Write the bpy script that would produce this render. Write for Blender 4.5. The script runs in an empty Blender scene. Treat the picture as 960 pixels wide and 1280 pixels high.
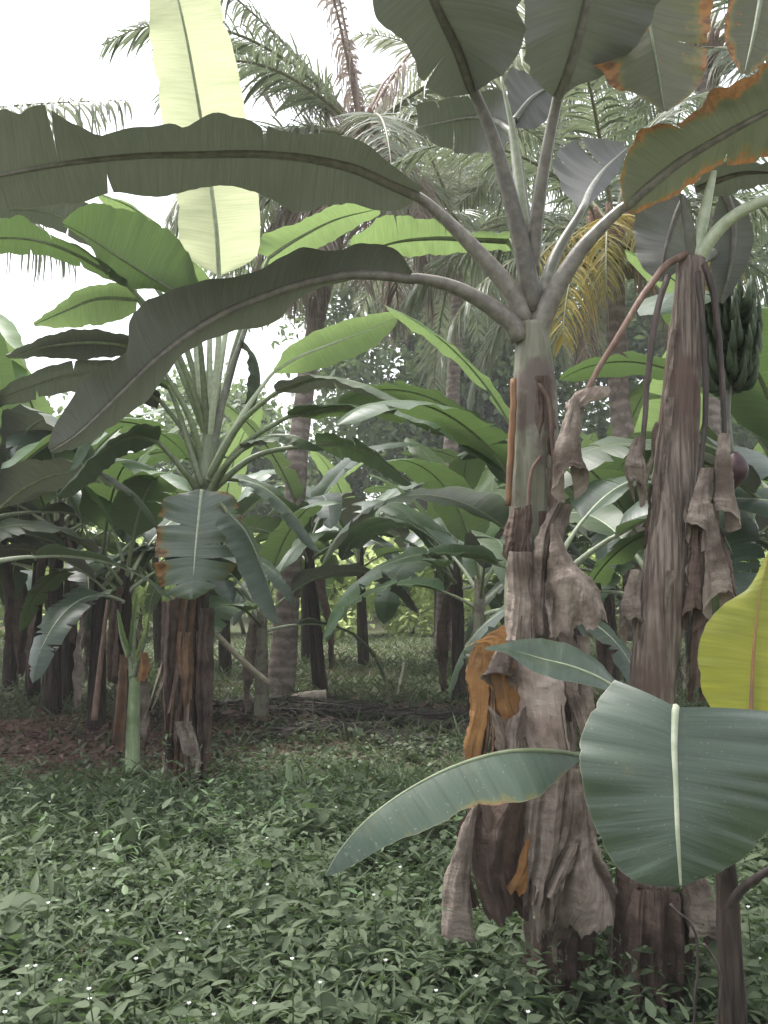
import bpy, math, random
import numpy as np
from mathutils import Vector, noise as mn

R_ = math.radians
rnd = random.Random(11)
nr = np.random.RandomState(5)
scene = bpy.context.scene
COL = scene.collection

# ------------------------------------------------------------------ camera maths
F = 1065.0
PIT = R_(5.0)
CH = 1.5
sP, cP = math.sin(PIT), math.cos(PIT)


def W(px, py, Y):
    x = (px - 480) / F
    y = (640 - py) / F
    dx, dy, dz = x, cP - y * sP, sP + y * cP
    t = Y / dy
    return np.array((dx * t, Y, CH + dz * t))


def Wz(px, py, z):
    x = (px - 480) / F
    y = (640 - py) / F
    dx, dy, dz = x, cP - y * sP, sP + y * cP
    t = (z - CH) / dz
    return np.array((dx * t, dy * t, z))


def WP(pts, Ys):
    """pixel polyline + depths (number, 2-tuple or list) -> world points"""
    n = len(pts)
    if isinstance(Ys, (int, float)):
        Ys = [Ys] * n
    elif len(Ys) != n:
        Ys = list(np.interp(np.linspace(0, 1, n), np.linspace(0, 1, len(Ys)), Ys))
    return np.array([W(p[0], p[1], y) for p, y in zip(pts, Ys)])


# ------------------------------------------------------------------ curves
def crs(P, n):
    P = np.asarray(P, float)
    if len(P) == 2:
        t = np.linspace(0, 1, n)[:, None]
        return P[0] * (1 - t) + P[1] * t
    d = np.r_[0, np.cumsum(np.maximum(np.linalg.norm(np.diff(P, axis=0), axis=1), 1e-6) ** 0.75)]
    m = np.zeros_like(P)
    m[1:-1] = (P[2:] - P[:-2]) / (d[2:] - d[:-2])[:, None]
    m[0] = (P[1] - P[0]) / (d[1] - d[0])
    m[-1] = (P[-1] - P[-2]) / (d[-1] - d[-2])
    ss = np.linspace(0, d[-1], n)
    k = np.clip(np.searchsorted(d, ss, side='right') - 1, 0, len(P) - 2)
    h = (d[k + 1] - d[k])[:, None]
    t = ((ss - d[k])[:, None]) / h
    return ((2 * t ** 3 - 3 * t ** 2 + 1) * P[k] + (t ** 3 - 2 * t ** 2 + t) * h * m[k]
            + (-2 * t ** 3 + 3 * t ** 2) * P[k + 1] + (t ** 3 - t ** 2) * h * m[k + 1])


def arclen(P):
    return np.r_[0, np.cumsum(np.linalg.norm(np.diff(P, axis=0), axis=1))]


def nrm(v):
    return v / np.maximum(np.linalg.norm(v, axis=-1, keepdims=True), 1e-9)


def tang(P):
    return nrm(np.gradient(P, axis=0))


def ip(s, A):
    """interpolate rows of A at s in 0..1"""
    x = np.clip(s, 0, 1) * (len(A) - 1)
    k = np.minimum(x.astype(int), len(A) - 2)
    f = (x - k)[..., None]
    return A[k] * (1 - f) + A[k + 1] * f


# ------------------------------------------------------------------ mesh collecting
class MB:
    def __init__(self):
        self.v, self.uv, self.f, self.n = [], [], [], 0

    def grid(self, V, UV, flip=False, wrap=False):
        a, b = V.shape[:2]
        base = self.n
        self.v.append(V.reshape(-1, 3))
        self.uv.append(UV.reshape(-1, 2))
        self.n += a * b
        i, j = np.meshgrid(np.arange(a - 1), np.arange(b if wrap else b - 1), indexing='ij')
        i, j = i.ravel(), j.ravel()
        j2 = (j + 1) % b
        q = np.stack([i * b + j, (i + 1) * b + j, (i + 1) * b + j2, i * b + j2], 1) + base
        if flip:
            q = q[:, ::-1]
        self.f += q.tolist()

    def tube(self, P, r, seg=8, flat=1.0, cap=True, nref=None, rn=None):
        P = np.asarray(P, float)
        n = len(P)
        r = np.interp(np.linspace(0, 1, n), np.linspace(0, 1, len(r)), r) if not np.isscalar(r) else np.full(n, r)
        T = tang(P)
        A = np.zeros((n, 3))
        a = np.array((0, 0, 1.0)) if nref is None else np.asarray(nref, float)
        if abs(np.dot(a, T[0])) > .95:
            a = np.array((1.0, 0, 0))
        for i in range(n):
            a = a - T[i] * np.dot(a, T[i])
            a = a / max(np.linalg.norm(a), 1e-9)
            A[i] = a
        B = np.cross(T, A)
        th = np.linspace(0, 2 * np.pi, seg, endpoint=False)
        rr = r[:, None] * np.ones(seg)[None]
        if rn is not None:
            rr = rr * rn
        V = P[:, None] + rr[..., None] * (np.cos(th)[None, :, None] * A[:, None] * flat + np.sin(th)[None, :, None] * B[:, None])
        L = arclen(P)
        UV = np.stack(np.broadcast_arrays(L[:, None], (th / (2 * np.pi))[None]), -1)
        base = self.n
        self.grid(V, UV, wrap=True)
        if cap:
            self.f.append([base + k for k in range(seg)])
            self.f.append([base + (n - 1) * seg + k for k in range(seg)][::-1])

    def poly(self, pts, faces, uv=None):
        pts = np.asarray(pts, float)
        b = self.n
        self.v.append(pts)
        self.uv.append(np.asarray(uv, float) if uv is not None else pts[:, :2])
        self.n += len(pts)
        self.f += [[b + k for k in f] for f in faces]

    def mesh(self, name, mat, origin=None, smooth=True):
        V = np.concatenate(self.v)
        UV = np.concatenate(self.uv)
        if origin is not None:
            V = V - np.asarray(origin)
        me = bpy.data.meshes.new(name)
        me.from_pydata(V.tolist(), [], self.f)
        idx = np.empty(len(me.loops), np.int32)
        me.loops.foreach_get('vertex_index', idx)
        ul = me.uv_layers.new(name='UVMap')
        ul.data.foreach_set('uv', UV[idx].ravel().astype(np.float32))
        if smooth:
            me.polygons.foreach_set('use_smooth', np.ones(len(me.polygons), bool))
        me.materials.append(mat)
        me.update()
        return me


def link(name, me, parent=None, loc=None, rot=None, scl=None):
    o = bpy.data.objects.new(name, me)
    COL.objects.link(o)
    if parent is not None:
        o.parent = parent
    if loc is not None:
        o.location = loc
    if rot is not None:
        o.rotation_euler = rot
    if scl is not None:
        o.scale = (scl, scl, scl) if np.isscalar(scl) else scl
    return o


def tag(o, label=None, cat=None, group=None, kind=None):
    if label: o['label'] = label
    if cat: o['category'] = cat
    if group: o['group'] = group
    if kind: o['kind'] = kind
    return o


def thing(name, label, cat, loc, group=None):
    o = bpy.data.objects.new(name, None)
    o.empty_display_size = .1
    COL.objects.link(o)
    o.location = loc
    return tag(o, label, cat, group)


def copy_tree(o, parent=None):
    c = o.copy()
    COL.objects.link(c)
    if parent is not None:
        c.parent = parent
    for ch in list(o.children):
        copy_tree(ch, c)
    return c


def tri_cloud(name, V, T, mat, smooth=False):
    """fast mesh from numpy triangles"""
    me = bpy.data.meshes.new(name)
    me.vertices.add(len(V))
    me.vertices.foreach_set('co', V.astype(np.float32).ravel())
    me.loops.add(len(T) * 3)
    me.loops.foreach_set('vertex_index', T.astype(np.int32).ravel())
    me.polygons.add(len(T))
    me.polygons.foreach_set('loop_start', np.arange(0, len(T) * 3, 3, dtype=np.int32))
    if smooth: me.polygons.foreach_set('use_smooth', np.ones(len(T), bool))
    me.materials.append(mat)
    me.update(calc_edges=True)
    me.validate()
    return me


# leaf template: 8 points, 8 triangles; unit length along x, half width along y
LT = np.array([(0, 0, 0), (.3, .0, -.02), (.3, .5, .06), (.3, -.5, .06), (.68, 0, -.01), (.68, .36, .03), (.68, -.36, .03), (1, 0, -.10)])
LF = np.array([(0, 1, 2), (0, 3, 1), (1, 4, 5), (1, 5, 2), (1, 3, 6), (1, 6, 4), (4, 7, 5), (4, 6, 7)])


_xs = (.10, .26, .46, .66, .84)
_ws = (.30, .49, .50, .36, .17)
LT2 = np.array([(0, 0, 0)] + [p for x, w_ in zip(_xs, _ws) for p in ((x, 0, -.015), (x, w_, .05 * w_ * 2), (x, -w_, .05 * w_ * 2))] + [(1, 0, -.03)])
LF2 = [(0, 1, 2), (0, 3, 1)]
for _i in range(4):
    a, b = 1 + 3 * _i, 4 + 3 * _i
    LF2 += [(a, b, b + 1), (a, b + 1, a + 1), (a, a + 2, b + 2), (a, b + 2, b)]
LF2 += [(13, 16, 14), (13, 15, 16)]
LF2 = np.array(LF2)


def leaf_cloud(C, D, S, aspect=.5, tilt=None, droop=0.0, fine=False):
    """C centres (n,3), D directions (n,3), S lengths (n)"""
    n = len(C)
    D = nrm(D)
    up = np.tile(np.array((0, 0, 1.0)), (n, 1))
    B = np.cross(up, D)
    bad = np.linalg.norm(B, axis=1) < 1e-3
    B[bad] = (1, 0, 0)
    B = nrm(B)
    N = np.cross(D, B)
    if tilt is not None:
        c, s = np.cos(tilt)[:, None], np.sin(tilt)[:, None]
        B, N = B * c + N * s, N * c - B * s
    T = (LT2 if fine else LT)[None]
    asp = aspect if not np.isscalar(aspect) else np.full(n, aspect)
    V = (C[:, None] + S[:, None, None] * (T[..., 0:1] * D[:, None] + T[..., 1:2] * asp[:, None, None] * B[:, None] + (T[..., 2:3] - droop * T[..., 0:1] ** 2) * N[:, None]))
    F_ = (LF2 if fine else LF)[None] + T.shape[1] * np.arange(n)[:, None, None]
    return V.reshape(-1, 3), F_.reshape(-1, 3)


# ------------------------------------------------------------------ materials
class NT:
    def __init__(self, name):
        self.m = bpy.data.materials.new(name)
        self.m.use_nodes = True
        self.t = self.m.node_tree
        self.t.nodes.clear()

    def n(self, typ, **kw):
        nd = self.t.nodes.new(typ)
        for k, v in kw.items():
            if k.startswith('i_'):
                key = k[2:]
                key = int(key) if key.isdigit() else key
                nd.inputs[key].default_value = v
            else:
                setattr(nd, k, v)
        return nd

    def l(self, a, b):
        self.t.links.new(a, b)

    def math(self, op, a, b=None, clamp=False):
        nd = self.n('ShaderNodeMath', operation=op, use_clamp=clamp)
        for i, x in enumerate((a, b)):
            if x is None: continue
            if isinstance(x, (int, float)): nd.inputs[i].default_value = x
            else: self.l(x, nd.inputs[i])
        return nd.outputs[0]

    def mix(self, fac, a, b, mode='MIX'):
        nd = self.n('ShaderNodeMix', data_type='RGBA', blend_type=mode)
        for idx, x in ((0, fac), (6, a), (7, b)):
            if isinstance(x, (int, float)): nd.inputs[idx].default_value = x
            elif isinstance(x, tuple): nd.inputs[idx].default_value = (*x, 1) if len(x) == 3 else x
            else: self.l(x, nd.inputs[idx])
        return nd.outputs[2]

    def noise(self, vec, scale, detail=3, rough=.55):
        nd = self.n('ShaderNodeTexNoise')
        nd.inputs['Scale'].default_value = scale
        nd.inputs['Detail'].default_value = detail
        nd.inputs['Roughness'].default_value = rough
        if vec is not None: self.l(vec, nd.inputs['Vector'])
        return nd.outputs['Fac']

    def ramp(self, fac, a, b):
        nd = self.n('ShaderNodeMapRange', interpolation_type='SMOOTHSTEP')
        nd.inputs[1].default_value = a
        nd.inputs[2].default_value = b
        self.l(fac, nd.inputs[0])
        return nd.outputs[0]

    def scale(self, vec, s):
        nd = self.n('ShaderNodeVectorMath', operation='MULTIPLY')
        self.l(vec, nd.inputs[0])
        nd.inputs[1].default_value = s
        return nd.outputs[0]

    def addv(self, a, b):
        nd = self.n('ShaderNodeVectorMath', operation='ADD')
        self.l(a, nd.inputs[0]); self.l(b, nd.inputs[1])
        return nd.outputs[0]

    def finish(self, color, rough=.5, spec=.5, bump=None, bstr=.3, bdist=.01, trans=None, tfac=0.0, coat=0.0):
        p = self.n('ShaderNodeBsdfPrincipled')
        if isinstance(color, tuple): p.inputs['Base Color'].default_value = (*color, 1)
        else: self.l(color, p.inputs['Base Color'])
        if isinstance(rough, (int, float)): p.inputs['Roughness'].default_value = rough
        else: self.l(rough, p.inputs['Roughness'])
        p.inputs['Specular IOR Level'].default_value = spec
        p.inputs['Coat Weight'].default_value = coat
        out = self.n('ShaderNodeOutputMaterial')
        bn = None
        if bump is not None:
            b = self.n('ShaderNodeBump')
            b.inputs['Strength'].default_value = bstr
            b.inputs['Distance'].default_value = bdist
            self.l(bump, b.inputs['Height'])
            self.l(b.outputs[0], p.inputs['Normal'])
            bn = b.outputs[0]
        sh = p.outputs[0]
        if tfac > 0:
            tr = self.n('ShaderNodeBsdfTranslucent')
            if isinstance(trans, tuple): tr.inputs[0].default_value = (*trans, 1)
            else: self.l(trans, tr.inputs[0])
            if bn is not None: self.l(bn, tr.inputs['Normal'])
            mx = self.n('ShaderNodeMixShader')
            mx.inputs[0].default_value = tfac
            self.l(p.outputs[0], mx.inputs[1])
            self.l(tr.outputs[0], mx.inputs[2])
            sh = mx.outputs[0]
        self.l(sh, out.inputs[0])
        return self.m

    def uv(self):
        return self.n('ShaderNodeUVMap', uv_map='UVMap').outputs[0]

    def obj(self):
        return self.n('ShaderNodeTexCoord').outputs['Object']

    def orand(self):
        return self.n('ShaderNodeObjectInfo').outputs['Random']


def leaf_mat(name, c1, c2, under, trans, edge=0.0, dead=(.25, .09, .02), rough=.42, tfac=.32, spec=.45, spots=0.0):
    k = NT(name)
    uv = k.uv()
    sep = k.n('ShaderNodeSeparateXYZ'); k.l(uv, sep.inputs[0])
    ve = k.noise(k.scale(uv, (110, 2.2, 1)), 1.0, 4, .6)
    vc = k.noise(k.scale(uv, (26, .9, 1)), 1.0, 2, .5)
    ob = k.obj()
    bl = k.noise(ob, 3.5, 3)
    f = k.math('ADD', k.math('MULTIPLY', ve, .7), k.math('MULTIPLY', bl, .7))
    c = k.mix(k.ramp(f, .45, .95), c1, c2)
    c = k.mix(k.ramp(vc, .5, .75), c, tuple(min(1, x * 1.25) for x in c2))
    ln = k.ramp(k.noise(k.scale(uv, (75, .8, 1)), 1.0, 3, .7), .54, .64)
    c = k.mix(k.math('MULTIPLY', ln, .38), c, tuple(x * .45 for x in c1))
    c = k.mix(k.math('MULTIPLY', k.ramp(k.noise(ob, 150, 1), .70, .76), .5), c, (.28, .27, .22))
    c = k.mix(k.math('MULTIPLY', k.ramp(k.noise(ob, 9, 4, .7), .56, .75), .35), c, (.13, .12, .06))
    geo = k.n('ShaderNodeNewGeometry')
    cu = k.mix(k.ramp(ve, .35, .7), tuple(x * .82 for x in under), under)
    cu = k.mix(k.math('MULTIPLY', ln, .5), cu, tuple(x * .55 for x in under))
    cu = k.mix(k.math('MULTIPLY', k.ramp(bl, .5, .72), .35), cu, tuple(x * .7 for x in under))
    c = k.mix(geo.outputs['Backfacing'], c, cu)
    rm = k.ramp(k.math('ABSOLUTE', k.math('SUBTRACT', sep.outputs[1], .5)), .492, .497)
    c = k.mix(k.math('MULTIPLY', rm, .6), c, (.22, .22, .14))
    hs = k.n('ShaderNodeHueSaturation')
    hs.inputs['Saturation'].default_value = .95
    k.l(k.math('ADD', k.math('MULTIPLY', k.orand(), .5), .75), hs.inputs['Value'])
    k.l(c, hs.inputs['Color'])
    c = hs.outputs[0]
    tr = k.mix(k.ramp(ve, .3, .75), tuple(x * .8 for x in trans), trans)
    if edge > 0 or spots > 0:
        d = k.math('MULTIPLY', k.math('ABSOLUTE', k.math('SUBTRACT', sep.outputs[1], .5)), 2.0)
        nz = k.noise(k.scale(uv, (16, 4, 1)), 1.0, 5, .7)
        lo = k.noise(k.scale(uv, (3.2, .6, 1)), 1.0, 1, .5)
        dd = k.math('ADD', d, k.math('ADD', k.math('MULTIPLY', k.math('SUBTRACT', nz, .5), .9), k.math('MULTIPLY', k.math('SUBTRACT', lo, .52), 1.5)))
        m0 = k.ramp(dd, .92 - edge, 1.14 - edge)
        m = k.ramp(dd, 1.06 - edge, 1.18 - edge)
        n2 = k.noise(k.scale(uv, (40, 9, 1)), 1.0, 3)
        dc = k.mix(k.ramp(n2, .38, .6), dead, tuple(x * .3 for x in dead))
        c = k.mix(k.math('MULTIPLY', m0, .7), c, (.20, .17, .04))
        if spots > 0:
            sp = k.ramp(k.noise(ob, 22, 2), .70 - spots, .74 - spots)
            m = k.math('MAXIMUM', m, sp)
        c = k.mix(m, c, dc)
        tr = k.mix(m, tr, tuple(x * 1.0 for x in dead))
    return k.finish(c, rough=rough, spec=spec, bump=k.math('ADD', ve, k.math('MULTIPLY', vc, 2.0)), bstr=.35, bdist=.004, trans=tr, tfac=tfac)


def plain_mat(name, c1, c2, sc=(20, 20, 3), rough=.5, bstr=.4, bdist=.01, spec=.4, c3=None, patch=3.0, tfac=0, trans=None):
    k = NT(name)
    ob = k.obj()
    s = k.noise(k.scale(ob, sc), 1.0, 4, .6)
    p = k.noise(ob, patch, 3)
    c = k.mix(k.ramp(s, .36, .66), c1, c2)
    if c3 is not None:
        c = k.mix(k.ramp(p, .46, .62), c, c3)
    hs = k.n('ShaderNodeHueSaturation')
    k.l(k.math('ADD', k.math('MULTIPLY', k.orand(), .5), .75), hs.inputs['Value'])
    k.l(c, hs.inputs['Color'])
    return k.finish(hs.outputs[0], rough=rough, spec=spec, bump=s, bstr=bstr, bdist=bdist, tfac=tfac, trans=trans or c1)


def dry_mat(name, c1, c2, c3, rough=.75, tfac=.12):
    """withered banana leaf: cracked across, creased along"""
    k = NT(name)
    uv = k.uv()
    a = k.noise(k.scale(uv, (24, 3.5, 1)), 1.0, 6, .7)
    b = k.noise(k.scale(uv, (5, 16, 1)), 1.0, 4, .6)
    ob = k.obj()
    p = k.noise(ob, 6, 3)
    c = k.mix(k.ramp(a, .26, .74), c1, c2)
    c = k.mix(k.ramp(p, .42, .68), c, c3)
    c = k.mix(k.ramp(b, .58, .75), c, tuple(x * .45 for x in c1))
    hs = k.n('ShaderNodeHueSaturation')
    k.l(k.math('ADD', k.math('MULTIPLY', k.orand(), .45), .78), hs.inputs['Value'])
    k.l(c, hs.inputs['Color'])
    return k.finish(hs.outputs[0], rough=rough, spec=.25, bump=k.math('ADD', a, k.math('MULTIPLY', b, 1.6)), bstr=.75, bdist=.018, tfac=tfac, trans=c2)


def cloud_mat(name, c1, c2, c3, trans, tfac=.3, rough=.5):
    k = NT(name)
    ri = k.n('ShaderNodeNewGeometry').outputs['Random Per Island']
    c = k.mix(ri, c1, c2)
    ob = k.obj()
    c = k.mix(k.ramp(k.noise(ob, 1.3, 3), .45, .7), c, c3)
    return k.finish(c, rough=rough, spec=.25, trans=trans, tfac=tfac)


M_ = {}
M_['leaf_dark'] = leaf_mat('banana_leaf_underside', (.035, .060, .026), (.052, .080, .036), (.145, .145, .130), (.11, .13, .08), rough=.5, tfac=.15)
M_['leaf_edge'] = leaf_mat('banana_leaf_scorched', (.035, .065, .022), (.05, .085, .03), (.125, .126, .104), (.12, .14, .07), edge=.33, dead=(.29, .14, .05), rough=.5, tfac=.18)
M_['leaf_olive'] = leaf_mat('banana_leaf_olive', (.05, .08, .03), (.07, .10, .04), (.105, .108, .06), (.17, .18, .07), edge=.30, dead=(.32, .15, .045), rough=.5, tfac=.25, spots=.02)
M_['leaf_mid'] = leaf_mat('banana_leaf', (.040, .080, .032), (.060, .105, .046), (.095, .125, .078), (.15, .24, .07), rough=.38, tfac=.24, spec=.5)
M_['leaf_grey'] = leaf_mat('banana_leaf_waxy', (.040, .066, .043), (.062, .090, .063), (.095, .12, .085), (.11, .18, .06), rough=.36, tfac=.18, spec=.6)
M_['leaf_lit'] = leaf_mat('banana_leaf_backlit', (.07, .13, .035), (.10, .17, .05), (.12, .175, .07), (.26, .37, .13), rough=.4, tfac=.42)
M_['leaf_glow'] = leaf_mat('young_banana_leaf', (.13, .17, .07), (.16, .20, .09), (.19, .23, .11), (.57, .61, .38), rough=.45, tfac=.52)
M_['leaf_brownedge'] = leaf_mat('banana_leaf_brown_edge', (.040, .070, .044), (.060, .086, .058), (.10, .125, .085), (.12, .18, .06), edge=.09, dead=(.26, .11, .05), rough=.38, tfac=.14, spec=.55)
M_['leaf_yellow'] = leaf_mat('yellowing_banana_leaf', (.27, .30, .03), (.36, .38, .05), (.32, .34, .05), (.62, .62, .08), rough=.5, tfac=.42)
M_['leaf_tipbrown'] = leaf_mat('banana_leaf_torn_tip', (.085, .11, .085), (.13, .155, .125), (.10, .13, .09), (.12, .2, .07), edge=.24, dead=(.26, .13, .05), rough=.34, tfac=.18)  # upper-side colours lightened, the pale sheen is painted in
M_['rib'] = plain_mat('leaf_stalk', (.14, .17, .09), (.20, .23, .14), sc=(30, 30, 30), rough=.4, bstr=.1)
M_['rib_purple'] = plain_mat('leaf_stalk_purple', (.135, .120, .105), (.20, .185, .155), sc=(30, 30, 30), rough=.42, bstr=.15)
M_['rib_grey'] = plain_mat('leaf_stalk_grey', (.14, .14, .115), (.22, .22, .185), sc=(25, 25, 25), rough=.45, bstr=.15, c3=(.13, .13, .10), patch=6)
M_['rib_pale'] = plain_mat('leaf_stalk_pale', (.34, .38, .26), (.45, .48, .36), sc=(30, 30, 30), rough=.4, bstr=.1)
M_['rib_brown'] = plain_mat('dry_stalk', (.14, .085, .065), (.22, .145, .115), sc=(40, 40, 10), rough=.7, bstr=.4, bdist=.006)
M_['rib_orange'] = plain_mat('dry_stalk_orange', (.24, .115, .055), (.34, .18, .085), sc=(60, 60, 6), rough=.6, bstr=.4, bdist=.005, c3=(.17, .10, .065), patch=5)
M_['rib_dark'] = plain_mat('withered_stalk_dark', (.04, .030, .028), (.085, .062, .056), sc=(40, 40, 8), rough=.6, bstr=.4, bdist=.006)
M_['stem_main'] = plain_mat('pseudostem_green_brown', (.135, .135, .09), (.20, .195, .145), sc=(42, 42, 3), rough=.5, bstr=.5, bdist=.012, c3=(.11, .082, .068), patch=7)
M_['stem_dry'] = plain_mat('pseudostem_dry', (.10, .078, .066), (.28, .23, .195), sc=(60, 60, 2.4), rough=.8, bstr=.8, bdist=.02, c3=(.13, .09, .075), patch=4, spec=.2)
M_['stem_dark'] = plain_mat('pseudostem_dark', (.022, .018, .015), (.075, .058, .047), sc=(50, 50, 4), rough=.9, bstr=1.0, bdist=.015, c3=(.05, .035, .028), patch=4, spec=.25)
M_['stem_brown'] = plain_mat('pseudostem_brown', (.06, .042, .034), (.125, .085, .066), sc=(40, 40, 2.5), rough=.75, bstr=.7, bdist=.015, c3=(.055, .038, .032), patch=4, spec=.25)
M_['stem_pale'] = plain_mat('pseudostem_pale_green', (.17, .20, .12), (.26, .29, .19), sc=(30, 30, 2.5), rough=.45, bstr=.35, bdist=.01, c3=(.14, .16, .09), patch=4)
M_['stem_young'] = plain_mat('pseudostem_young', (.18, .25, .12), (.27, .33, .20), sc=(40, 40, 3), rough=.5, bstr=.3, c3=(.15, .20, .10), patch=5)
M_['dry'] = dry_mat('withered_leaf', (.19, .15, .125), (.40, .335, .285), (.105, .08, .063))
M_['dry_dark'] = dry_mat('withered_leaf_dark', (.10, .07, .055), (.17, .12, .10), (.065, .045, .038))
M_['dry_pale'] = dry_mat('withered_leaf_pale', (.30, .235, .20), (.42, .35, .31), (.22, .165, .14))
M_['dry_orange'] = dry_mat('withered_leaf_orange', (.34, .155, .06), (.46, .26, .11), (.20, .12, .075), tfac=.25)
M_['dry_redbrown'] = dry_mat('withered_leaf_redbrown', (.14, .080, .048), (.22, .13, .078), (.09, .06, .045), tfac=.15)
M_['palm_leaf'] = cloud_mat('palm_leaflets', (.085, .11, .07), (.14, .165, .115), (.11, .13, .095), (.24, .29, .16), tfac=.3, rough=.38)
M_['palm_glare'] = cloud_mat('palm_leaflets_glare', (.16, .18, .14), (.24, .26, .20), (.19, .21, .16), (.34, .38, .24), tfac=.3, rough=.35)  # leaflets whitened: sky glare put into the colour
M_['palm_yellow'] = cloud_mat('palm_leaflets_yellow', (.25, .21, .06), (.40, .30, .07), (.16, .18, .06), (.46, .36, .10), tfac=.35, rough=.5)
M_['palm_dead'] = cloud_mat('palm_leaflets_dead', (.24, .195, .165), (.38, .32, .28), (.19, .155, .13), (.42, .34, .29), tfac=.25, rough=.6)
M_['palm_rachis'] = plain_mat('palm_rachis', (.18, .18, .10), (.26, .25, .15), sc=(20, 20, 20), rough=.5)
M_['palm_rachis_dead'] = plain_mat('palm_rachis_dead', (.20, .14, .115), (.30, .22, .19), sc=(20, 20, 20), rough=.7)
M_['coconut'] = plain_mat('coconut_husk', (.10, .11, .04), (.17, .16, .06), sc=(12, 12, 12), rough=.5, c3=(.16, .10, .05))
M_['fibre'] = plain_mat('palm_fibre', (.13, .08, .06), (.26, .17, .13), sc=(30, 30, 30), rough=.85, bstr=.8)
M_['fruit'] = plain_mat('green_bananas', (.030, .048, .022), (.052, .075, .034), sc=(20, 20, 20), rough=.6, bstr=.1)
M_['bud'] = plain_mat('banana_bud', (.035, .018, .022), (.065, .03, .035), sc=(20, 20, 20), rough=.5, bstr=.2)
M_['bark'] = plain_mat('tree_bark', (.07, .058, .048), (.14, .115, .095), sc=(14, 14, 3), rough=.9, bstr=.8, bdist=.03, spec=.2)
M_['bark_dark'] = plain_mat('tree_bark_dark', (.035, .03, .026), (.07, .058, .05), sc=(14, 14, 3), rough=.9, bstr=.8, bdist=.03, spec=.2)
M_['weed'] = cloud_mat('weed_leaves', (.056, .080, .044), (.112, .140, .084), (.082, .110, .058), (.14, .22, .08), tfac=.24, rough=.7)
M_['weed_pale'] = cloud_mat('weed_leaves_pale', (.12, .18, .10), (.19, .25, .145), (.14, .22, .11), (.24, .38, .14), tfac=.25, rough=.6)
M_['grass'] = cloud_mat('short_grass', (.085, .11, .065), (.15, .18, .11), (.11, .135, .08), (.14, .2, .06), tfac=.2, rough=.5)
M_['litter'] = cloud_mat('leaf_litter', (.095, .062, .05), (.19, .13, .105), (.07, .05, .042), (.1, .06, .04), tfac=.05, rough=.8)
M_['weedstem'] = plain_mat('weed_stem', (.07, .11, .04), (.11, .16, .07), sc=(30, 30, 30), rough=.5)
M_['white'] = plain_mat('white_petals', (.80, .80, .78), (.84, .84, .82), sc=(30, 30, 30), rough=.6, bstr=0, tfac=.3, trans=(.8, .8, .8))
M_['tree_leaf'] = cloud_mat('tree_foliage', (.085, .115, .065), (.145, .18, .11), (.11, .145, .08), (.24, .34, .12), tfac=.32, rough=.5)
M_['tree_sunlit'] = cloud_mat('tree_foliage_sunlit', (.20, .26, .10), (.30, .36, .16), (.24, .31, .12), (.62, .72, .32), tfac=.52, rough=.5)  # raised leaf colour carries the sunlight of the clearing
M_['pole'] = plain_mat('peeled_pole', (.42, .38, .28), (.55, .50, .40), sc=(15, 15, 15), rough=.6, bstr=.3)
M_['log'] = plain_mat('pale_cut_wood', (.42, .34, .27), (.55, .47, .39), sc=(10, 10, 10), rough=.8, bstr=.4)


def trunk_mat():
    k = NT('palm_trunk_rings')
    uv = k.uv()
    sep = k.n('ShaderNodeSeparateXYZ'); k.l(uv, sep.inputs[0])
    nz = k.noise(k.obj(), 5, 4)
    ph = k.math('ADD', k.math('MULTIPLY', sep.outputs[0], 46), k.math('MULTIPLY', nz, 9))
    st = k.math('SINE', ph)
    c = k.mix(k.ramp(st, -.4, .9), (.21, .168, .148), (.29, .24, .215))
    c = k.mix(k.ramp(k.noise(k.obj(), 7, 5, .7), .45, .7), c, (.13, .10, .085))
    return k.finish(c, rough=.85, spec=.2, bump=k.math('ADD', st, k.math('MULTIPLY', nz, 4.0)), bstr=.22, bdist=.015)


M_['palm_trunk'] = trunk_mat()


def ground_mat():
    k = NT('soil_and_litter')
    ob = k.obj()
    a = k.noise(ob, .55, 5, .6)
    b = k.noise(ob, 9, 5, .7)
    c_ = k.noise(ob, 45, 4, .7)
    soil = k.mix(k.ramp(b, .35, .65), (.085, .055, .045), (.15, .10, .082))
    soil = k.mix(k.ramp(c_, .5, .68), soil, (.05, .036, .030))
    green = k.mix(k.ramp(b, .35, .65), (.06, .075, .04), (.10, .115, .065))
    c = k.mix(k.ramp(a, .30, .52), soil, green)
    vd = k.n('ShaderNodeVectorMath', operation='DISTANCE')
    k.l(k.scale(ob, (.55, 1, 0)), vd.inputs[0]); vd.inputs[1].default_value = (-1.75, 8.4, 0)
    c = k.mix(k.ramp(k.math('ADD', vd.outputs['Value'], k.math('MULTIPLY', k.math('SUBTRACT', a, .5), 2.0)), 2.1, 1.0), c, k.mix(k.ramp(b, .35, .65), (.11, .062, .048), (.18, .11, .088)))
    return k.finish(c, rough=.95, spec=.15, bump=k.math('ADD', b, k.math('MULTIPLY', c_, .6)), bstr=.9, bdist=.03)


M_['ground'] = ground_mat()

# ------------------------------------------------------------------ banana leaves
CAM = np.array((0, 0, CH))


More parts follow.
